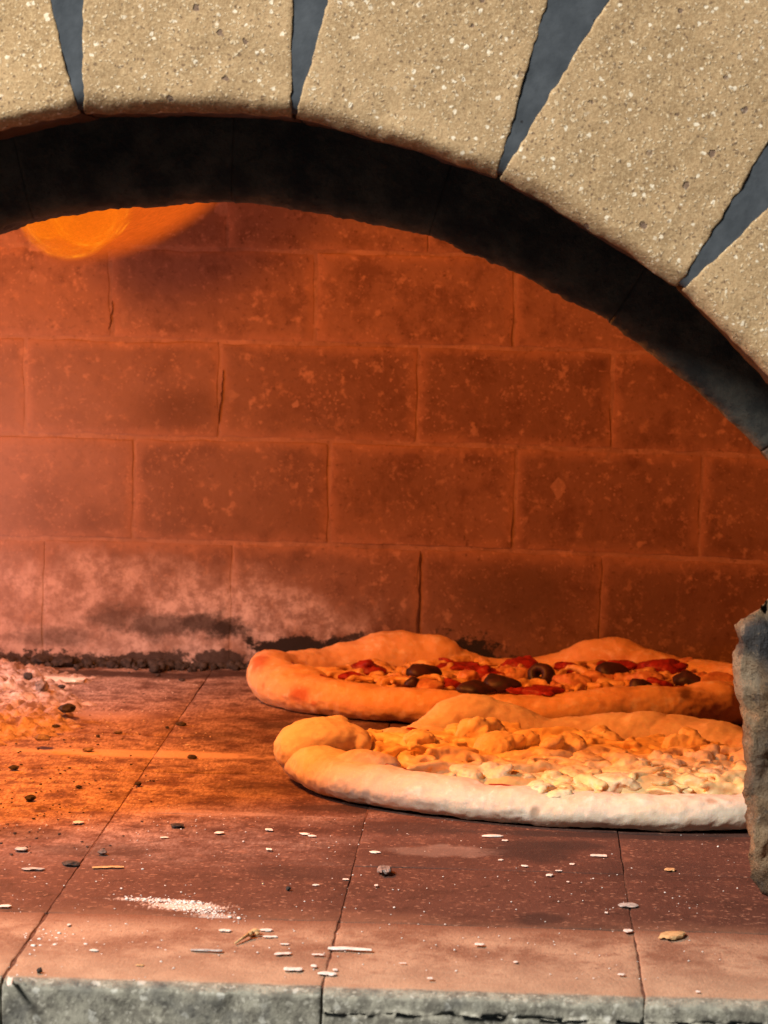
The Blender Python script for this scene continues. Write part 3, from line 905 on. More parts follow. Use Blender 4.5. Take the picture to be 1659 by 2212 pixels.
def surface_patch(name, loop, z, amp, seed, mat, parent, inset=0.0, sc=40):
    """a slightly wavy sheet (sauce) filling the inside of the rim, closed underneath by the dough"""
    n = len(loop); cx = sum(p[0] for p in loop) / n; cy = sum(p[1] for p in loop) / n
    K = 40; vs = [Vector((cx, cy, z))]; fs = []
    for k in range(1, K + 1):
        for p in loop:
            d = Vector((p[0] - cx, p[1] - cy, 0)); d *= (1 - inset / d.length) * k / K
            q = Vector((cx, cy, z)) + d
            q.z += amp * n1(q, sc, seed) + amp * 0.6 * n1(q, sc * 3, seed)
            vs.append(q)
    for i in range(n): fs.append((0, 1 + i, 1 + (i + 1) % n))
    for k in range(K - 1):
        for i in range(n):
            i2 = (i + 1) % n
            fs.append((1 + k * n + i, 1 + (k + 1) * n + i, 1 + (k + 1) * n + i2, 1 + k * n + i2))
    return mobj(name, vs, fs, mat, parent)

def sauce_edge(loop, parent, seed, frac=0.70):
    n = len(loop); runs, cur = [], []
    ym = sum(q[1] for q in loop) / n
    for i, (x, y, w, h) in enumerate(loop):
        a, b = loop[i - 1], loop[(i + 1) % n]
        t = Vector((b[0] - a[0], b[1] - a[1], 0)).normalized()
        inn = Vector((-t.y, t.x, 0))
        k = n1((x, y, 0), 30, seed) + 0.22
        r = 0.0044 * min(1.0, max(0.0, k * 2.2)) * (1 + 0.35 * n1((x, y, 0), 120, seed))
        front = y < ym - 0.02
        r *= 0.75 if front else 1.0
        zz, ff = (h * 0.80, frac) if front else (0.0185, 1.02)
        if r > 0.0009: cur.append((Vector((x, y, zz)) + inn * (w * (ff + 0.12 * n1((x, y, 0), 60, seed + 3))), r))
        elif len(cur) > 4: runs.append(cur); cur = []
        else: cur = []
    if len(cur) > 4: runs.append(cur)
    for run in runs:
        s = Soup(); s.tube([p for p, r in run], [r for p, r in run], 8)
        mobj("sauce_edge", s.v, s.f, M['sauce'], parent)

def inside(loop, x, y, shrink):
    n = len(loop); cx = sum(p[0] for p in loop) / n; cy = sum(p[1] for p in loop) / n
    a = math.atan2(y - cy, x - cx)
    best = min(loop, key=lambda p: abs(math.remainder(math.atan2(p[1] - cy, p[0] - cx) - a, 2 * math.pi)))
    return math.hypot(x - cx, y - cy) < math.hypot(best[0] - cx, best[1] - cy) - shrink

def rand_in(loop, shrink):
    xs = [p[0] for p in loop]; ys = [p[1] for p in loop]
    while True:
        x, y = random.uniform(min(xs), max(xs)), random.uniform(min(ys), max(ys))
        if inside(loop, x, y, shrink): return x, y

def rotz(a, b=0.0, c=0.0):
    return Matrix.Rotation(a, 3, 'Z') @ Matrix.Rotation(b, 3, 'X') @ Matrix.Rotation(c, 3, 'Y')

def shred(soup, x, y, z, L, r, a, bend, tilt=0.0, flat=1.0):
    pts, rads = [], []
    N = 6
    for i in range(N):
        u = i / (N - 1) - 0.5
        aa = a + bend * u
        pts.append(Vector((x + math.cos(aa) * L * u, y + math.sin(aa) * L * u, z + tilt * L * u + 0.1 * L * (0.25 - u * u) * 2 * random.uniform(-0.3, 1.0))))
        rads.append(r * (0.55 + 0.45 * math.sin(math.pi * i / (N - 1))))
    soup.tube(pts, rads, 7)

def clump(name, c, r, mat, parent, seed, lumps=12, vox=0.0012, rough=0.0008, sm=4):
    s = Soup()
    c = Vector(c)
    rs = random.Random(seed)
    vs = []
    rt = rotz(rs.uniform(0, 3), rs.uniform(-.5, .5), rs.uniform(-.5, .5))
    for v in ICO3[0]:
        # broken, facetted lump: cut the ball by a few random planes
        q = Vector(v)
        vs.append(q)
    for k in range(7):
        n = Vector((rs.uniform(-1, 1), rs.uniform(-1, 1), rs.uniform(-.4, 1))).normalized()
        d0 = rs.uniform(0.45, 0.8)
        for q in vs:
            e = q.dot(n) - d0
            if e > 0: q -= n * e
    s.add([c + Vector(((rt @ q).x * r[0], (rt @ q).y * r[1], (rt @ q).z * r[2])) for q in vs], ICO3[1])
    for i in range(lumps):
        a = rs.uniform(0, 2 * math.pi); e = rs.uniform(-0.6, 1.3)
        k = rs.uniform(0.18, 0.42)
        d = Vector((math.cos(a) * math.cos(e) * r[0], math.sin(a) * math.cos(e) * r[1], math.sin(e) * r[2])) * rs.uniform(0.6, 0.8)
        s.blob(c + d, tuple(k * q * rs.uniform(0.7, 1.3) for q in r), ICO2, rotz(rs.uniform(0, 3), rs.uniform(-.5, .5)))
    return remeshed(name, s, vox, sm, mat, parent, lambda p: fbm(p, 330, seed, 3) * rough + n1(p, 120, seed) * rough * 0.9)

def front_pizza():
    ctrl = [(-0.143, 2.515, .024, .028), (-0.116, 2.445, .024, .030), (-0.055, 2.392, .023, .0275), (0.02, 2.361, .022, .0245), (0.10, 2.350, .022, .0235), (0.17, 2.362, .022, .024), (0.215, 2.42, .024, .026), (0.228, 2.50, .024, .030),
            (0.208, 2.58, .025, .032), (0.16, 2.635, .025, .034), (0.10, 2.660, .022, .037), (0.04, 2.664, .020, .032), (-0.03, 2.668, .024, .046), (-0.075, 2.640, .014, .024), (-0.11, 2.605, .013, .022), (-0.143, 2.570, .018, .024)]
    loop = spline_loop(ctrl, 260)
    piz = thing("pizza", "front pizza topped with crumbled white cheese, pale crust pinched at its left end", "pizza", (0.035, 2.5, 0), None)
    s = Soup()
    rim_soup(loop, s, 3.0)
    disc_soup(loop, s, 0.0008, 0.010, 0.006)
    # blisters
    for (x, y, z, r) in [(-0.03, 2.665, .030, .020), (0.11, 2.655, .026, .016), (0.165, 2.63, .022, .018), (-0.10, 2.447, .022, .017), (0.205, 2.585, .022, .018)]:
        s.blob((x, y, z), (r * 1.5, r * 1.0, r * 0.8), ICO3)
    def dsp(p):
        return n1(p, 26, 1.0) * 0.0020 + n1(p, 58, 4.0) * 0.0005 + n1((p[0], p[1], p[2] * 2.5), 110, 7.0) * 0.0005 + fbm(p, 190, 2.0, 3) * 0.0006
    sp = lambda px, py, z, rx, rz, k, col: ((lambda p: (p, (rx * p.y / FPX, 0.03, rz * p.y / FPX), k, col))(at_z(px, py, z)))
    spots = [sp(1340, 1575, .03, 20, 12, .35, (0.35, 0.14, 0.05)), sp(1500, 1590, .03, 14, 8, .3, (0.35, 0.14, 0.05)), sp(905, 1590, .02, 40, 12, .5, (0.45, 0.08, 0.03))]
    dm = m_dough("pale_dough", spots, (0.66, 0.58, 0.45), 0.3)
    crust = remeshed("crust", s, 0.0019, 4, dm, piz, dsp)
    # folded, pinched end lying over the rim on the left
    s = Soup()
    kb = at_z(706, 1604, 0.028)
    s.blob((kb.x - .002, kb.y, .029), (.033, .036, .0165), ICO3, rotz(R(-10), R(-8)))
    s.blob((kb.x - .018, kb.y - .010, .024), (.021, .032, .0185), ICO3, rotz(R(10)))
    s.blob((kb.x + .006, kb.y + .006, .041), (.010, .010, .006), ICO3)
    s.blob((kb.x + .018, kb.y + .002, .026), (.013, .030, .0150), ICO3, rotz(R(20), 0, R(20)))
    remeshed("folded_end", s, 0.0016, 4, dm, crust, dsp)
    # pinch lobes behind the fold
    for (x, y, z, r, nm) in [(-0.085, 2.612, .014, (.024, .012, .013), 1), (-0.060, 2.630, .014, (.026, .012, .013), 2)]:
        s = Soup(); s.blob((x, y, z), r, ICO3, rotz(R(-20)))
        s.blob((x + .008, y - .004, z - .003), tuple(k * .8 for k in r), ICO3)
        remeshed("pinch_lobe", s, 0.0015, 4, dm, crust, dsp)
    surface_patch("sauce", loop, 0.0165, 0.0014, 5, M['sauce'], piz, 0.010)
    sauce_edge(loop, piz, 4.0)
    # layer of melted shreds
    inner = spline_loop([(c[0], c[1], c[2], c[3]) for c in ctrl], 90)
    random.seed(11)
    s = Soup()
    for i in range(540):
        x, y = rand_in(inner, 0.040)
        if n1((x, y, 0), 24, 7) < -0.30: continue
        s.blob((x, y, 0.0175 + 0.005 * n1((x, y, 0), 30, 3)), (random.uniform(.008, .019), random.uniform(.008, .016), random.uniform(.0035, .0065)), ICO2, rotz(random.uniform(0, 3), random.uniform(-.25, .25), random.uniform(-.25, .25)))
    for i in range(260):
        x, y = rand_in(inner, 0.037)
        if n1((x, y, 0), 30, 4) < -0.42: continue
        z = 0.0185 + 0.006 * max(0, n1((x, y, 0), 22, 9) + 0.35) + random.uniform(0, 0.0065)
        shred(s, x, y, z, random.uniform(.018, .050), random.uniform(.0026, .0052), random.uniform(-0.9, 0.9) if random.random() < .65 else random.uniform(0, 6.28), random.uniform(-1.4, 1.4), random.uniform(-.18, .18))
    for i in range(120):
        x, y = rand_in(inner, 0.036)
        s.blob((x, y, 0.016 + random.uniform(0, .006)), (random.uniform(.004, .010), random.uniform(.004, .010), random.uniform(.002, .0045)), ICO2, rotz(random.uniform(0, 3), random.uniform(-.4, .4)))
    o = remeshed("shredded_cheese", s, 0.0013, 7, M['cheese'], piz, lambda p: n1(p, 140, 2) * 0.0009 + fbm(p, 300, 2, 2) * 0.0005)
    o['kind'] = 'stuff'
    # crumbled clumps: px, py of the centre, half width px, half height px, material
    cl = [(905, 1622, 44, 30, 'ricotta'), (868, 1640, 22, 16, 'ricotta'), (955, 1628, 26, 18, 'ricotta'), (925, 1655, 26, 14, 'ricotta'), (1040, 1606, 42, 40, 'ricotta'), (1085, 1622, 40, 32, 'ricotta'), (1135, 1612, 28, 26, 'ricotta'), (1055, 1580, 24, 14, 'ricotta'),
          (1215, 1632, 48, 32, 'ricotta'), (1180, 1650, 30, 18, 'cheese'), (1285, 1604, 40, 24, 'ricotta'), (1270, 1650, 32, 20, 'cheese'), (1330, 1645, 28, 18, 'cheese'),
          (1000, 1690, 34, 20, 'ricotta'), (1045, 1680, 44, 26, 'ricotta'), (1092, 1690, 40, 26, 'yellow'), (1155, 1712, 28, 20, 'ricotta'), (1130, 1690, 24, 16, 'ricotta'), (1212, 1722, 18, 14, 'ricotta'), (1240, 1708, 22, 14, 'cheese'), (1195, 1690, 26, 20, 'cheese'),
          (1330, 1700, 38, 24, 'ricotta'), (1390, 1700, 44, 26, 'yellow'), (1440, 1708, 32, 20, 'yellow'), (1360, 1670, 34, 22, 'cheese'), (1420, 1660, 40, 26, 'ricotta'), (1485, 1622, 36, 34, 'ricotta'), (1520, 1650, 34, 28, 'ricotta'), (1560, 1640, 30, 22, 'ricotta'),
          (1465, 1680, 28, 18, 'cheese'), (1520, 1690, 36, 18, 'cheese'), (1580, 1680, 36, 22, 'ricotta'), (1250, 1680, 30, 22, 'cheese'), (1630, 1650, 36, 24, 'ricotta'), (1300, 1725, 20, 12, 'cheese'), (975, 1660, 24, 14, 'cheese'), (820, 1625, 20, 15, 'cheese')]
    for i, (px, py, a, b, mt) in enumerate(cl):
        zc = 0.0195 + b * 0.00010
        p = at_z(px, py, zc); s_ = p.y / FPX
        nm = {'ricotta': 'cheese_crumble', 'cheese': 'cheese_clump', 'yellow': 'melted_cheese_piece'}[mt]
        a *= 1.6; b *= 1.3
        if py > 1668: a *= 1.2; b *= 0.85
        if mt == 'yellow': clump(nm, p, (a * s_, a * s_ * 1.0, b * s_ * .9), M[mt], piz, i + 31, 4, .0013, .0003, 4)
        else: clump(nm, p, (a * s_, a * s_ * 1.1, b * s_ * 1.1), M[mt], piz, i + 31)
    for i, (px, py, a, b) in enumerate([(845, 1612, 26, 22), (815, 1606, 18, 14), (905, 1586, 40, 10)]):
        p = at_z(px, py, 0.022); s_ = p.y / FPX
        clump('tomato_piece', p, (a * s_, a * s_, b * s_), M['tomato'], piz, i + 301, 6, .0013, .0006, 3)
    return piz

def back_pizza():
    ctrl = [(-0.203, 2.955, .021, .043), (-0.192, 2.900, .023, .037), (-0.14, 2.846, .024, .031), (-0.06, 2.818, .022, .0285), (0.03, 2.812, .021, .0285), (0.095, 2.820, .023, .034), (0.155, 2.842, .025, .037), (0.200, 2.89, .026, .036),
            (0.212, 2.95, .024, .034), (0.185, 3.005, .024, .036), (0.135, 3.035, .024, .040), (0.085, 3.045, .024, .046), (0.035, 3.05, .018, .030), (-0.02, 3.045, .018, .030), (-0.07, 3.042, .024, .047), (-0.12, 3.03, .025, .046), (-0.165, 3.005, .019, .038)]
    loop = spline_loop(ctrl, 260)
    piz = thing("pizza", "rear pizza with black olives and tomato, browned crust, nearest the back wall", "pizza", (0.0, 2.93, 0), None)
    s = Soup()
    rim_soup(loop, s, 8.0)
    disc_soup(loop, s, 0.0008, 0.012, 0.006)
    for (x, y, z, r) in [(-0.10, 3.035, .030, .022), (-0.07, 3.04, .032, .019), (0.085, 3.045, .029, .023), (0.12, 3.035, .025, .020), (0.108, 2.822, .025, .0145), (0.06, 2.815, .020, .013), (-0.18, 2.89, .022, .020), (0.17, 2.85, .024, .018)]:
        s.blob((x, y, z), (r * 1.5, r * 1.0, r * 0.8), ICO3)
    def dsp(p):
        return n1(p, 24, 6.0) * 0.0022 + n1(p, 58, 2.0) * 0.0005 + n1((p[0], p[1], p[2] * 2.5), 110, 7.0) * 0.0007 + fbm(p, 190, 2.0, 3) * 0.0005
    sp = lambda px, py, z, rx, rz, k, col: ((lambda p: (p, (rx * p.y / FPX, 0.03, rz * p.y / FPX), k, col))(at_z(px, py, z)))
    br, rd, bk = (0.30, 0.10, 0.035), (0.44, 0.12, 0.045), (0.075, 0.028, 0.015)
    spots = [sp(560, 1430, .035, 26, 30, .85, rd), sp(650, 1498, .018, 28, 24, .9, rd), sp(678, 1520, .012, 10, 8, .7, rd), sp(950, 1525, .018, 22, 14, .45, br), sp(1340, 1535, .016, 20, 22, .95, bk), sp(1310, 1520, .02, 26, 20, .6, br),
             sp(1130, 1525, .018, 30, 16, .4, br), sp(1480, 1520, .02, 110, 34, .85, br), sp(1530, 1545, .02, 80, 36, .9, (0.16, 0.055, 0.025)), sp(1480, 1500, .03, 22, 14, .8, bk), sp(1440, 1405, .045, 20, 8, .6, br), sp(1400, 1410, .045, 12, 6, .5, br),
             (at_z(925, 1432, .034), (.026, .06, .0050), .9, (0.42, 0.05, 0.02)), (at_z(965, 1442, .029), (.026, .06, .0055), .9, (0.40, 0.035, 0.015)), (at_z(1330, 1436, .034), (.022, .06, .0050), .8, (0.42, 0.04, 0.02)), sp(720, 1565, .004, 140, 8, .5, br), sp(790, 1440, .03, 30, 18, .7, rd)]
    dm = m_dough("browned_dough", spots, (0.73, 0.47, 0.235), 0.6)
    remeshed("crust", s, 0.0019, 5, dm, piz, dsp)
    surface_patch("sauce", loop, 0.016, 0.0014, 2, M['sauce'], piz, 0.010)
    sauce_edge(loop, piz, 9.0)
    inner = spline_loop(ctrl, 90)
    random.seed(21)
    s = Soup()
    for i in range(200):
        x, y = rand_in(inner, 0.032)
        if n1((x, y, 0), 24, 5) < -0.25: continue
        s.blob((x, y, 0.019 + 0.006 * n1((x, y, 0), 30, 3)), (random.uniform(.007, .016), random.uniform(.006, .014), random.uniform(.003, .006)), ICO2, rotz(random.uniform(0, 3), random.uniform(-.25, .25), random.uniform(-.25, .25)))
    for i in range(260):
        x, y = rand_in(inner, 0.032)
        if n1((x, y, 0), 28, 2) < -0.25: continue
        z = 0.020 + random.uniform(0, 0.009) + 0.008 * max(0, n1((x, y, 0), 25, 9))
        shred(s, x, y, z, random.uniform(.014, .040), random.uniform(.0020, .0046), random.uniform(0, 6.28), random.uniform(-1.4, 1.4), random.uniform(-.2, .2))
    for i in range(110):
        x, y = rand_in(inner, 0.034)
        s.blob((x, y, 0.020 + random.uniform(0, .007)), (random.uniform(.005, .013), random.uniform(.005, .012), random.uniform(.003, .006)), ICO2, rotz(random.uniform(0, 3), random.uniform(-.4, .4)))
    o = remeshed("baked_cheese", s, 0.0014, 3, M['cheese2'], piz, lambda p: n1(p, 140, 2) * 0.0009 + fbm(p, 300, 2, 2) * 0.0005)
    o['kind'] = 'stuff'
    # olives: half shells lying skin up, one standing with its hole showing
    for i, (px, py, a, b, rz) in enumerate([(920, 1456, 30, 15, .3), (893, 1478, 18, 12, 1.2), (1085, 1482, 32, 16, -.1), (1030, 1490, 30, 12, .1), (1325, 1455, 29, 16, .2), (1488, 1474, 24, 16, -.5), (1385, 1484, 20, 12, .4)]):
        p = at_z(px, py, 0.030); k = p.y / FPX * 1.25
        s = Soup()
        vs_, fs_ = [], []
        for v in ICO3[0]:
            q = Vector(v)
            if q.z < -0.1: q.z = -0.1 + 0.25 * (1 - min(1, math.hypot(q.x, q.y)))
            q *= 1 + 0.22 * n1(v, 1.6, i * 3.0)
            vs_.append(p + rotz(rz, R(14), 0) @ Vector((q.x * a * k * 1.12, q.y * a * k * .7 * (1 - 0.3 * q.x), q.z * b * k * 1.2 * (1 - 0.35 * q.x))))
        s.add(vs_, ICO3[1])
        mobj("olive_half", s.v, s.f, M['olive'], piz)
    p = at_z(1170, 1460, 0.030); k = p.y / FPX
    vs_, fs_ = [], []
    NA, NB = 28, 14      # a thick olive ring, tilted, its hole facing the mouth
    rot = Matrix.Rotation(R(-28), 3, 'Z') @ Matrix.Rotation(R(72), 3, 'X')
    for i in range(NA):
        for j in range(NB):
            a, b = 2 * math.pi * i / NA, 2 * math.pi * j / NB
            rr = 18 + 14.0 * math.cos(b) + 3 * n1((math.cos(a), math.sin(a), 0), 1.5, 2)
            vs_.append(p + rot @ Vector((rr * math.cos(a) * k, rr * math.sin(a) * k * .9, 20 * math.sin(b) * k)))
    for i in range(NA):
        for j in range(NB):
            fs_.append((i * NB + j, ((i + 1) % NA) * NB + j, ((i + 1) % NA) * NB + (j + 1) % NB, i * NB + (j + 1) % NB))
    mobj("olive_ring", vs_, fs_, M['olive'], piz)
    # tomato pieces and ham
    for i, (px, py, a, b, mt, lump) in enumerate([(1045, 1458, 34, 20, 'tomato', 5), (1075, 1470, 24, 16, 'ham', 5), (1125, 1442, 34, 20, 'tomato', 5), (1110, 1458, 30, 18, 'ham', 6), (795, 1445, 28, 15, 'tomato', 4), (765, 1462, 24, 9, 'tomato', 4), (1165, 1496, 46, 11, 'tomato', 4), (1205, 1490, 20, 14, 'ham', 4),
            (1340, 1440, 40, 13, 'tomato', 4), (1440, 1446, 46, 22, 'tomato', 6), (1475, 1440, 34, 16, 'ham', 6), (1380, 1470, 44, 20, 'ham', 5), (1010, 1466, 26, 14, 'ham', 5), (925, 1484, 28, 13, 'ham', 5), (960, 1480, 26, 11, 'tomato', 4), (1240, 1478, 36, 18, 'ham', 6), (1280, 1465, 34, 16, 'ham', 5), (860, 1470, 30, 12, 'ham', 5),
            (1420, 1480, 24, 16, 'tomato', 4), (1545, 1478, 46, 24, 'ham', 5), (1225, 1448, 26, 14, 'tomato', 4), (985, 1438, 46, 9, 'tomato', 3)]):
        p = at_z(px, py, 0.028); k = p.y / FPX * 1.4
        clump({'tomato': 'tomato_piece', 'ham': 'ham_piece'}[mt], p, (a * k * 1.1, a * k * .8, b * k * 0.95), M[mt], piz, i + 101, lump, .0013, .0008, 3)
    return piz

front_pizza()
back_pizza()

# ------------------------------------------------------------------ log at the right of the mouth
def log():
    outl = [(1574, 1352), (1600, 1338), (1632, 1318), (1680, 1290), (1760, 1285), (1850, 1310), (1930, 1390), (1980, 1520), (1985, 1680), (1950, 1830), (1880, 1925), (1790, 1968), (1720, 1985), (1672, 1968), (1640, 1932), (1616, 1895), (1608, 1850), (1606, 1800), (1603, 1740), (1600, 1680), (1596, 1620), (1592, 1560), (1584, 1500), (1576, 1450), (1575, 1405), (1582, 1380)]
    Yf, L = 2.055, 0.16
    pts = [at_y(x + 12, y + 6, Yf) for x, y in outl]
    base = at_y(1760, 1985, Yf)
    dz = -min(p.z for p in pts) + 0.0005
    pts = [p + Vector((0, 0, dz)) for p in pts]
    # densify
    dense = []
    n = len(pts)
    for i in range(n):
        a, b = pts[i], pts[(i + 1) % n]
        k = max(2, int((b - a).length / 0.0022))
        for j in range(k): dense.append(a.lerp(b, j / k))
    c = sum(dense, Vector()) / len(dense)
    rings = []
    for (ins, dy) in [(1.0, .02)]: pass
    NR = 26
    vs, fs = [], []
    N = len(dense)
    # front face: concentric rings bulging a little and cracked; then the sides going back
    spec = [(k / NR, 0) for k in range(1, NR + 1)] + [(1.0, d) for d in (.003, .008, .018, .035, .06, .10, L)]
    vs.append(c + Vector((0, -0.006, 0)))
    for (s, d) in spec:
        for p in dense:
            q = c + (p - c) * s
            e = smooth01(0.90, 1.0, s) * 0.010 if d == 0 else 0
            q.y = Yf + d + e - 0.006 * (1 - s) + (0.012 if d > 0 else 0)
            rag = fbm(q, 60, 3, 5) * 0.0036 + n1(q, 240, 1) * 0.0016
            dirv = (p - c).normalized()
            if s > 0.8: q += dirv * (rag if q.z > 0.01 else rag * 0.2)
            q.y += (fbm(q, 40, 9, 5) * 0.007 + abs(n1((q.x * 2, 0, q.z * .6), 70, 4)) * 0.004) * (1 if d == 0 else 0.2)
            # long split running down from the upper left
            if d == 0:
                crack = abs((q.x - c.x) * 0.80 + (q.z - (c.z + 0.035)) * 0.60 + n1(q, 40, 7) * 0.004)
                q.y += 0.012 * smooth01(0.0035, 0.0, crack)
            if d > 0:
                q.z *= 1 - 1.9 * d; q.x += (0.30 * d + 0.05 * d * n1(p, 30, 5))
            q.z = max(q.z, 0.0006)
            vs.append(q)
    for i in range(N): fs.append((0, 1 + (i + 1) % N, 1 + i))
    for k in range(len(spec) - 1):
        for i in range(N):
            i2 = (i + 1) % N
            fs.append((1 + k * N + i, 1 + k * N + i2, 1 + (k + 1) * N + i2, 1 + (k + 1) * N + i))
    k = len(spec) - 1
    fs.append(tuple(1 + k * N + i for i in range(N)))
    o = mobj("firewood_log", vs, fs, M['log'], None)
    tag(o, "rough weathered split log lying on the hearth at the right edge of the mouth", "log")
log()

# ------------------------------------------------------------------ flame rolling under the dome
def flame_lobe(name, c, r, mat, label=None, parent=None, tilt=0.0):
    v = [Vector((q.x, q.y, q.z)) for q in ICO4[0]]
    me = bpy.data.meshes.new(name)
    out = []
    for q in v:
        k = 1 + 0.09 * n1(q, 2.4, 3) + 0.03 * n1(q, 6, 1)
        out.append((q.x * k, q.y * k, q.z * k))
    me.from_pydata(out, [], ICO4[1]); me.update()
    me.polygons.foreach_set('use_smooth', [True] * len(me.polygons))
    me.materials.append(mat)
    o = bpy.data.objects.new(name, me)
    COL.objects.link(o)
    o.location = c; o.scale = r; o.rotation_euler = (0, tilt, 0)
    if parent:
        o.parent = parent; o.matrix_parent_inverse = Matrix.Translation(-parent.location)
    return o
FY = 2.85
fc = at_y(150, 470, FY); fs_ = FY / FPX
fl = thing("flame", "glowing orange tongue of flame curling under the dome at upper left", "flame", fc)
flame_lobe("flame_core", at_y(152, 448, FY), (118 * fs_, 0.05, 118 * fs_), m_flame("flame_core", True), parent=fl)
mf2 = m_flame("flame_curl", True)
flame_lobe("flame_curl", at_y(196, 436, FY - 0.02), (96 * fs_, 0.04, 104 * fs_), mf2, parent=fl, tilt=R(20))
flame_lobe("flame_curl", at_y(105, 440, FY + 0.02), (82 * fs_, 0.04, 84 * fs_), mf2, parent=fl, tilt=R(-25))
flame_lobe("flame_veil", at_y(300, 425, FY + 0.04), (270 * fs_, 0.05, 120 * fs_), m_flame("flame_veil", False), parent=fl, tilt=R(-27))

# ------------------------------------------------------------------ ash bed, crumbs and flakes
def ash_bed():
    x0, x1, y0, y1 = -0.92, -0.27, 2.52, 3.10
    NX, NY = 300, 200
    vs, fs = [], []
    for j in range(NY + 1):
        for i in range(NX + 1):
            x = x0 + (x1 - x0) * i / NX; y = y0 + (y1 - y0) * j / NY
            lim = -0.345 + 0.05 * n1((x, y, 0), 9, 2) - 0.35 * max(0, 2.74 - y) - 0.25 * max(0, y - 2.88)
            d = lim - x
            k = smooth01(-0.015, 0.10, d)
            h = -0.003 + k * 0.008 + smooth01(0.08, 0.35, d) * 0.03
            p = (x, y, 0)
            h += smooth01(-0.03, 0.04, d) * (abs(fbm(p, 42, 3, 5)) * 0.009 + abs(fbm(p, 130, 6, 4)) * 0.005)
            e = min(i, j, NX - i, NY - j) / 6
            vs.append((x, min(y, shell_y(x, 0.0) - 0.004), max(-0.004, h) if e >= 1 else -0.004))
    for j in range(NY):
        for i in range(NX):
            a = j * (NX + 1) + i
            fs.append((a, a + 1, a + NX + 2, a + NX + 1))
    o = mobj("ash_bed", vs, fs, M['ash'], None)
    tag(o, "pale pinkish bed of wood ash heaped on the hearth at left", "ash", kind='stuff')
ash_bed()

def crumb_mesh(seed, sub=ICO1, amp=0.45):
    rs = random.Random(seed)
    return [v * (1 + amp * mnoise.noise(v * 1.7 + Vector((seed * 3.1, seed, 0)))) for v in sub[0]], sub[1]

# loose grit: tiny specks, charcoal dust along the wall foot, swept flour
def scatter(name, label, cat, items, mat):
    s = Soup()
    for (p, r, fl_) in items:
        v, f = crumb_mesh(random.randint(0, 999), ICO1, 0.5)
        rt = rotz(random.uniform(0, 6.28))
        s.add([Vector((p[0], p[1], p[2] + r * fl_ * 0.7)) + rt @ Vector((q.x * r, q.y * r * random.uniform(.95, 1.05) * .8, q.z * r * fl_)) for q in v], f)
    o = mobj(name, s.v, s.f, mat, None)
    tag(o, label, cat, kind='stuff')
random.seed(5)
it = []
for i in range(420):
    px = random.uniform(-60, 530) if random.random() < .8 else random.uniform(500, 640)
    p = at_z(px, 1441 + (px - 200) * 0.012 + random.gauss(0, 4))
    if n1((p.x, 0, 0), 60, 1) < -0.25 and random.random() < .7: continue
    p.y = min(p.y, shell_y(p.x, 0) - 0.006)
    it.append((p, random.choice([.0015, .0025, .004, .006]) * random.uniform(.7, 1.2), .8))
scatter("charcoal_grit", "line of black charcoal grit along the foot of the back wall", "charcoal", it, M['coal'])
it = []
for i in range(360):
    px, py = random.uniform(-40, 420), random.uniform(1480, 1850)
    if random.random() > smooth01(420, 0, px) * 1.2: continue
    p = at_z(px, py)
    it.append((p, random.uniform(.0004, .0016), .35))
scatter("dark_ash_specks", "dark specks of burnt wood strewn over the left of the hearth", "ash", it, M['coal'])
it = []
for i in range(420):
    px, py = random.uniform(-20, 1600), random.uniform(1760, 2118)
    p = at_z(px, py)
    it.append((p, random.uniform(.00025, .0008) * (1 if random.random() < .93 else 1.5), .5))
for i in range(260):
    px, py = random.uniform(-20, 500), random.uniform(1470, 1800)
    it.append((at_z(px, py), random.uniform(.0003, .0010), .5))
scatter("pale_specks", "fine pale specks of ash dusted over the hearth floor", "ash", it, M['white'])
it = []
for i in range(650):
    u = random.random()
    if random.random() < .55:
        px = random.gauss(420, 42); py = 1963 + (px - 420) * 0.17 + random.gauss(0, 6)
    elif random.random() < .6:
        px = 270 + 190 * u; py = 1940 + 0.07 * (px - 270) + random.gauss(0, 2.2)
    else:
        px = random.gauss(110, 32); py = 2033 + random.gauss(0, 14)
        if random.random() < .4: continue
    it.append((at_z(px, py), random.uniform(.0003, .0009) * (2.2 if random.random() < .10 else 1), .40))
scatter("spilled_flour", "streak of spilled white flour near the front of the hearth", "flour", it, M['flour'])

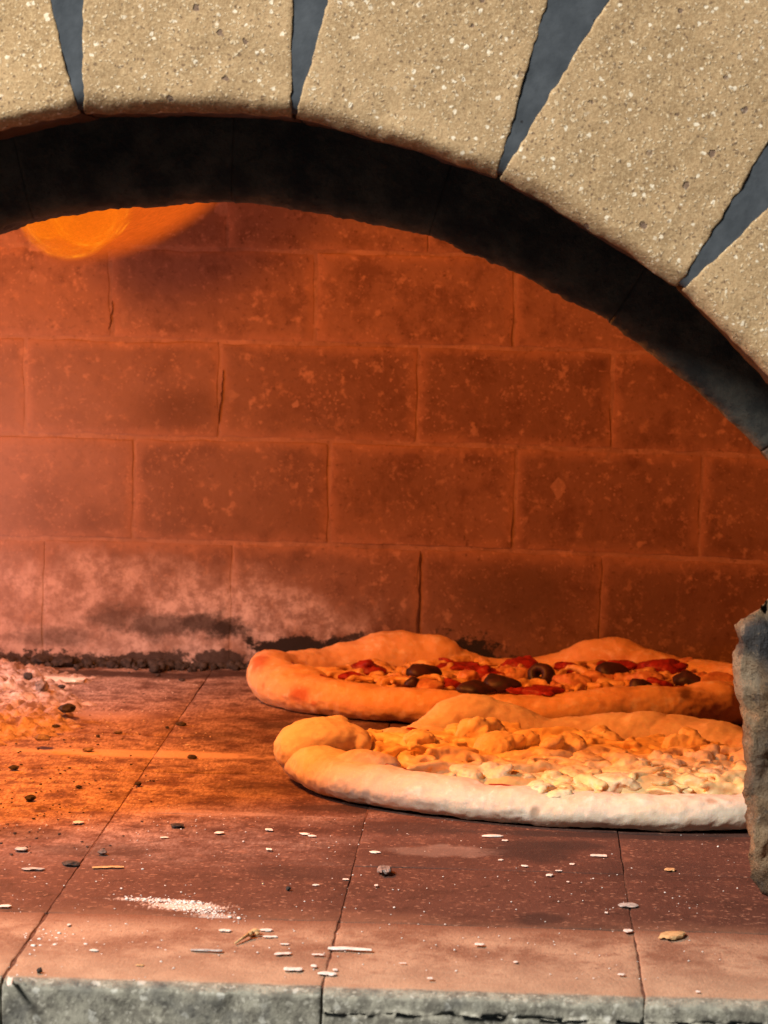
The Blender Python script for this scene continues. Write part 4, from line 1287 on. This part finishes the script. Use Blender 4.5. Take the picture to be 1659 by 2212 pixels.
def flake(name, px, py, L, W, T, ang, mat, label, cat, group, seed, z=0.0, kind='chip'):
    """a thin chip lying on the floor; L, W are photograph-frame lengths turned into metres at its own spot"""
    c = at_z(px, py, z); k = c.y / FPX
    rs = random.Random(seed)
    hl, hw, ht = L * k * 0.56, W * k * 0.66, T * k * 0.36
    N = 9
    vs, fs = [], []
    M_ = 8
    bend = rs.uniform(-.35, .35)
    for i in range(N):
        u = i / (N - 1) * 2 - 1
        tap = (1 - abs(u) ** 4) ** 0.5 * (1 + 0.25 * mnoise.noise(Vector((u * 2, seed, 0)))) if kind == 'chip' else (0.92 if abs(u) < 1 else 0.7) * (1 + 0.15 * mnoise.noise(Vector((u * 3, seed, 0))))
        tap = max(tap, 0.08)
        for j in range(M_):
            th = 2 * math.pi * j / M_
            y = math.cos(th) * hw * tap * (1 + 0.7 * mnoise.noise(Vector((u * 1.6, j * 0.7, seed * 1.3)))) + bend * hl * (u * u - .4) * .4
            zz = (math.sin(th) * .5 + .5) * 2 * ht * (0.6 + 0.4 * tap)
            vs.append(Vector((u * hl, y, zz)))
    for i in range(N - 1):
        for j in range(M_):
            j2 = (j + 1) % M_
            fs.append((i * M_ + j, i * M_ + j2, (i + 1) * M_ + j2, (i + 1) * M_ + j))
    fs.append(tuple(reversed(range(M_)))); fs.append(tuple((N - 1) * M_ + j for j in range(M_)))
    o = mobj(name, vs, fs, M[mat], None, smooth=False)
    o.location = (c.x, c.y, z + 0.0006)
    o.rotation_euler = (0, 0, ang)
    return tag(o, label, cat, group)

GA = "white ash flakes lying on the hearth"
ORD = ["leftmost", "second from left", "third from left", "fourth from left", "fifth from left", "sixth from left", "seventh from left", "eighth from left", "ninth from left", "tenth from left", "eleventh from left", "twelfth from left", "thirteenth from left", "fourteenth from left", "fifteenth from left", "sixteenth from left", "seventeenth from left", "eighteenth from left", "nineteenth from left", "twentieth from left", "rightmost"]
def ordinal(i, n): return "rightmost" if i == n - 1 else ORD[i]
fl_in = [(581, 1795, 15, 9, .3), (475, 1801, 17, 8, -.4), (659, 1804, 15, 8, .9), (673, 1808, 14, 7, .9), (581, 1837, 12, 7, .3), (169, 1779, 22, 9, -.3), (355, 1811, 18, 4, .2), (747, 1902, 13, 5, .1), (682, 1914, 14, 5, .8), (811, 1844, 18, 9, .8), (813, 1915, 8, 6, 0),
         (11, 1960, 26, 8, .3), (1091, 1818, 13, 6, 0), (1082, 1860, 10, 5, -.4), (1134, 1873, 13, 6, .6), (1207, 1883, 14, 4, .1), (1236, 1869, 11, 6, 0), (1187, 1893, 14, 8, -.2), (1227, 1907, 6, 4, 0), (1310, 1974, 7, 5, 0), (404, 1611, 8, 4, 0)]
fl_in.sort(key=lambda q: q[0])
for i, (px, py, L, W, a) in enumerate(fl_in):
    flake("ash_flake", px, py, L, W * 2.2, W * .45, a, 'white', "small white ash flake on the dark red tiles, %s" % ordinal(i, len(fl_in)), "ash flake", GA, i + 1)
fl_th = [(486, 2013, 26, 8, -.1), (575, 2012, 26, 8, .0), (584, 2026, 30, 6, .05), (615, 2042, 20, 5, .0), (687, 2065, 26, 6, -.1), (678, 2090, 12, 9, .2), (724, 2098, 10, 7, .2), (204, 2056, 18, 7, -.8), (149, 2001, 8, 7, 0), (1036, 2043, 20, 8, .1), (1114, 2081, 9, 6, 0), (1342, 2108, 15, 6, -.2), (929, 2116, 12, 6, .1), (1508, 2145, 10, 5, 0), (870, 2083, 16, 3, 0), (1357, 2014, 20, 10, 0)]
fl_th.sort(key=lambda q: q[0])
for i, (px, py, L, W, a) in enumerate(fl_th):
    flake("ash_flake", px, py, L, W * 2.0, W * .5, a, 'white', "small white ash flake on the dusty threshold bricks, %s" % ordinal(i, len(fl_th)), "ash flake", GA, i + 51)
one = [("wood_chip", 756, 2054, 86, 20, 7, -.06, 'white', "longest white chip, a thin flat stick on the threshold bricks", "chip", 'stick'),
       ("ash_flake", 633, 2097, 36, 22, 6, 0.0, 'white', "broad white flake near the front edge, left of its slightly larger neighbour", "ash flake", 'stick'),
       ("ash_flake", 707, 2107, 38, 24, 6, -.15, 'white', "broad white flake nearest the front edge, below the longest white chip", "ash flake", 'chip'),
       ("ash_flake", 611, 2063, 38, 14, 4, .5, 'white', "slanted thin white flake between the dried bud and the front edge", "ash flake", 'chip'),
       ("ash_flake", 1064, 1809, 42, 16, 5, .12, 'white', "long white flake just in front of the front pizza's crust", "ash flake", 'chip'),
       ("ash_flake", 1293, 1851, 32, 18, 4, .02, 'white', "squared white chip beside the dark stain in front of the pizza", "ash flake", 'stick'),
       ("ash_flake", 1357, 1959, 40, 34, 6, -.1, 'greyflake', "mottled grey flake lying across the right floor joint", "ash flake", 'chip'),
       ("ash_flake", 21, 2124, 12, 60, 6, .1, 'white', "white sliver lodged in the joint at the lower left corner", "ash flake", 'chip'),
       ("twig", 446, 2057, 62, 14, 6, .03, 'greyflake', "thin grey twig lying on the threshold bricks left of the dried bud", "twig", 'stick'),
       ("wood_splinter", 233, 1876, 62, 14, 4, .25, 'straw', "tan splinter lying beside the left floor joint", "splinter", 'stick'),
       ("ash_flake", 72, 1880, 46, 18, 5, .05, 'greyflake', "long grey flake on the tiles at the far left", "ash flake", 'chip'),
       ("ash_flake", 46, 1838, 26, 26, 7, .1, 'greyflake', "stubby grey flake behind the long grey one at far left", "ash flake", 'chip'),
       ("pebble", 830, 1887, 28, 50, 20, .1, 'greycoal', "dark grey crumb on the middle floor joint in front of the pizza", "crumb", 'chip'),
       ("straw_crumb", 1451, 2026, 46, 60, 12, -.4, 'straw', "tan bread crumb on the threshold bricks near the right joint", "crumb", 'chip'),
       ("straw_crumb", 1447, 1882, 22, 20, 6, 0, 'straw', "small orange tan crumb on the dark tile near the log", "crumb", 'chip'),
       ("ash_flake", 302, 2088, 17, 10, 3, 0, 'straw', "small tan flake near the front edge below the thin grey twig", "ash flake", 'chip'),
       ("wood_chip", 127, 1473, 104, 60, 12, -.10, 'flour', "long pale burnt-out wood strip behind the ash at left", "chip", 'stick')]
for i, (nm, px, py, L, W, T, a, mt, lab, cat, kd) in enumerate(one):
    flake(nm, px, py, L, W, T, a, mt, lab, cat, None, i + 201, kind=kd)

# dried bud with its stalk
bud = thing("dried_bud", "dried tan bud with a short stalk lying on the threshold bricks", "bud", at_z(545, 2027))
p = at_z(545, 2024); k = p.y / FPX
s = Soup(); rs = random.Random(3)
for i in range(9):
    s.blob((p.x + rs.uniform(-10, 12) * k, p.y + rs.uniform(-.006, .006), rs.uniform(3, 12) * k), (rs.uniform(5, 10) * k, rs.uniform(5, 9) * k, rs.uniform(3, 6) * k), ICO2, rotz(rs.uniform(0, 3), rs.uniform(-.7, .7)), 0.3, 2.0, i)
remeshed("bud_head", s, 0.0006, 1, M['straw'], bud, lambda q: n1(q, 500, 1) * 0.0003)
s = Soup(); a, b = at_z(508, 2042), at_z(540, 2027)
s.tube([a + Vector((0, 0, .0012)), a.lerp(b, .5) + Vector((0, 0, .0022)), b + Vector((0, 0, .003))], [.0006, .0009, .0014], 7)
mobj("stalk", s.v, s.f, M['straw'], bud)

# charcoal pieces large enough to tell apart
coals = [
        (294, 1416, 24, 22, 'coal', "cube-shaped black charcoal piece standing up along the foot of the wall"), (309, 1436, 22, 16, 'coal', None), (351, 1436, 46, 18, 'coal', "widest black charcoal lump at the foot of the wall, right of the cube-shaped piece"), (137, 1432, 54, 22, 'coal', "broad black charcoal lump at the foot of the wall near the pale wood strip"), (90, 1428, 40, 20, 'coal', None),
        (60, 1476, 30, 18, 'coal', "black charcoal block at the left end of the pale wood strip"), (89, 1502, 38, 30, 'greycoal', "rounded grey coal at the edge of the ash bed"), (133, 1499, 20, 9, 'coal', None), (145, 1548, 46, 20, 'coal', "ragged black charcoal piece at the right edge of the ash bed"), (91, 1612, 46, 14, 'greycoal', "flat grey-black coal on the ash in front of the heap"),
        (391, 1565, 28, 9, 'coal', "slanted black charcoal chip beside the left floor joint"), (361, 1572, 11, 6, 'coal', None), (415, 1636, 28, 9, 'coal', "black charcoal chip on the pale brushed ash trail"), (212, 1591, 11, 6, 'coal', None), (65, 1726, 28, 12, 'coal', "black charcoal crumb on the glowing tiles at left, near the dark ash streak"), (383, 1784, 38, 9, 'coal', "flat black flake left of the front pizza's foot"), (393, 1469, 22, 5, 'coal', None), (341, 1459, 14, 5, 'coal', None),
        (298, 1694, 20, 10, 'coal', None), (85, 2099, 16, 12, 'coal', "black crumb near the front edge at lower left"), (623, 1921, 14, 10, 'coal', None), (221, 1842, 26, 12, 'greycoal', "brownish coal crumb on the left floor joint"), (154, 1866, 46, 9, 'coal', "thin black burnt twig beside the left floor joint"), (190, 1620, 30, 9, 'greycoal', None), (30, 1660, 26, 10, 'coal', None), (120, 1585, 22, 8, 'coal', None), (170, 1700, 18, 6, 'coal', None), (254, 1582, 26, 6, 'greycoal', None)]
blk = sorted(c[0] for c in coals if c[5] is None and c[4] == 'coal')
gry = sorted(c[0] for c in coals if c[5] is None and c[4] != 'coal')
for i, (px, py, L, Hh, mt, lab) in enumerate(coals):
    p = at_z(px, py + Hh * 0.35); k = p.y / FPX * (0.8 if py > 1450 else 1.0)
    p.y = min(p.y, shell_y(p.x, 0) - 0.012)
    if lab is None: lab = "small black charcoal crumb on the hearth, %s" % ordinal(blk.index(px), len(blk)) if mt == 'coal' else "small flat grey coal crumb on the ashy hearth, %s" % ordinal(gry.index(px), len(gry))
    v, f = crumb_mesh(i + 7, ICO2, 0.5)
    cube = 'cube' in lab or 'block' in lab
    out = []
    for q in v:
        q = Vector(q)
        if cube:
            mx = max(abs(q.x), abs(q.y), abs(q.z)); q = q.normalized() * (q.length / max(mx, .01) * 0.55 + 0.3)
        out.append(Vector((q.x * L * k * .5, q.y * L * k * .6, q.z * Hh * k * .62)))
    zmin = min(q.z for q in out)
    bed = 0.0
    if px < 170 and 1470 < py < 1640: bed = 0.006
    o = mobj("charcoal_piece", [q - Vector((0, 0, zmin)) for q in out], f, M[mt], None, smooth=False)
    o.location = (p.x, p.y, bed); o.rotation_euler = (0, 0, random.uniform(-.4, .4))
    tag(o, lab, "charcoal", "charcoal pieces left on the hearth")
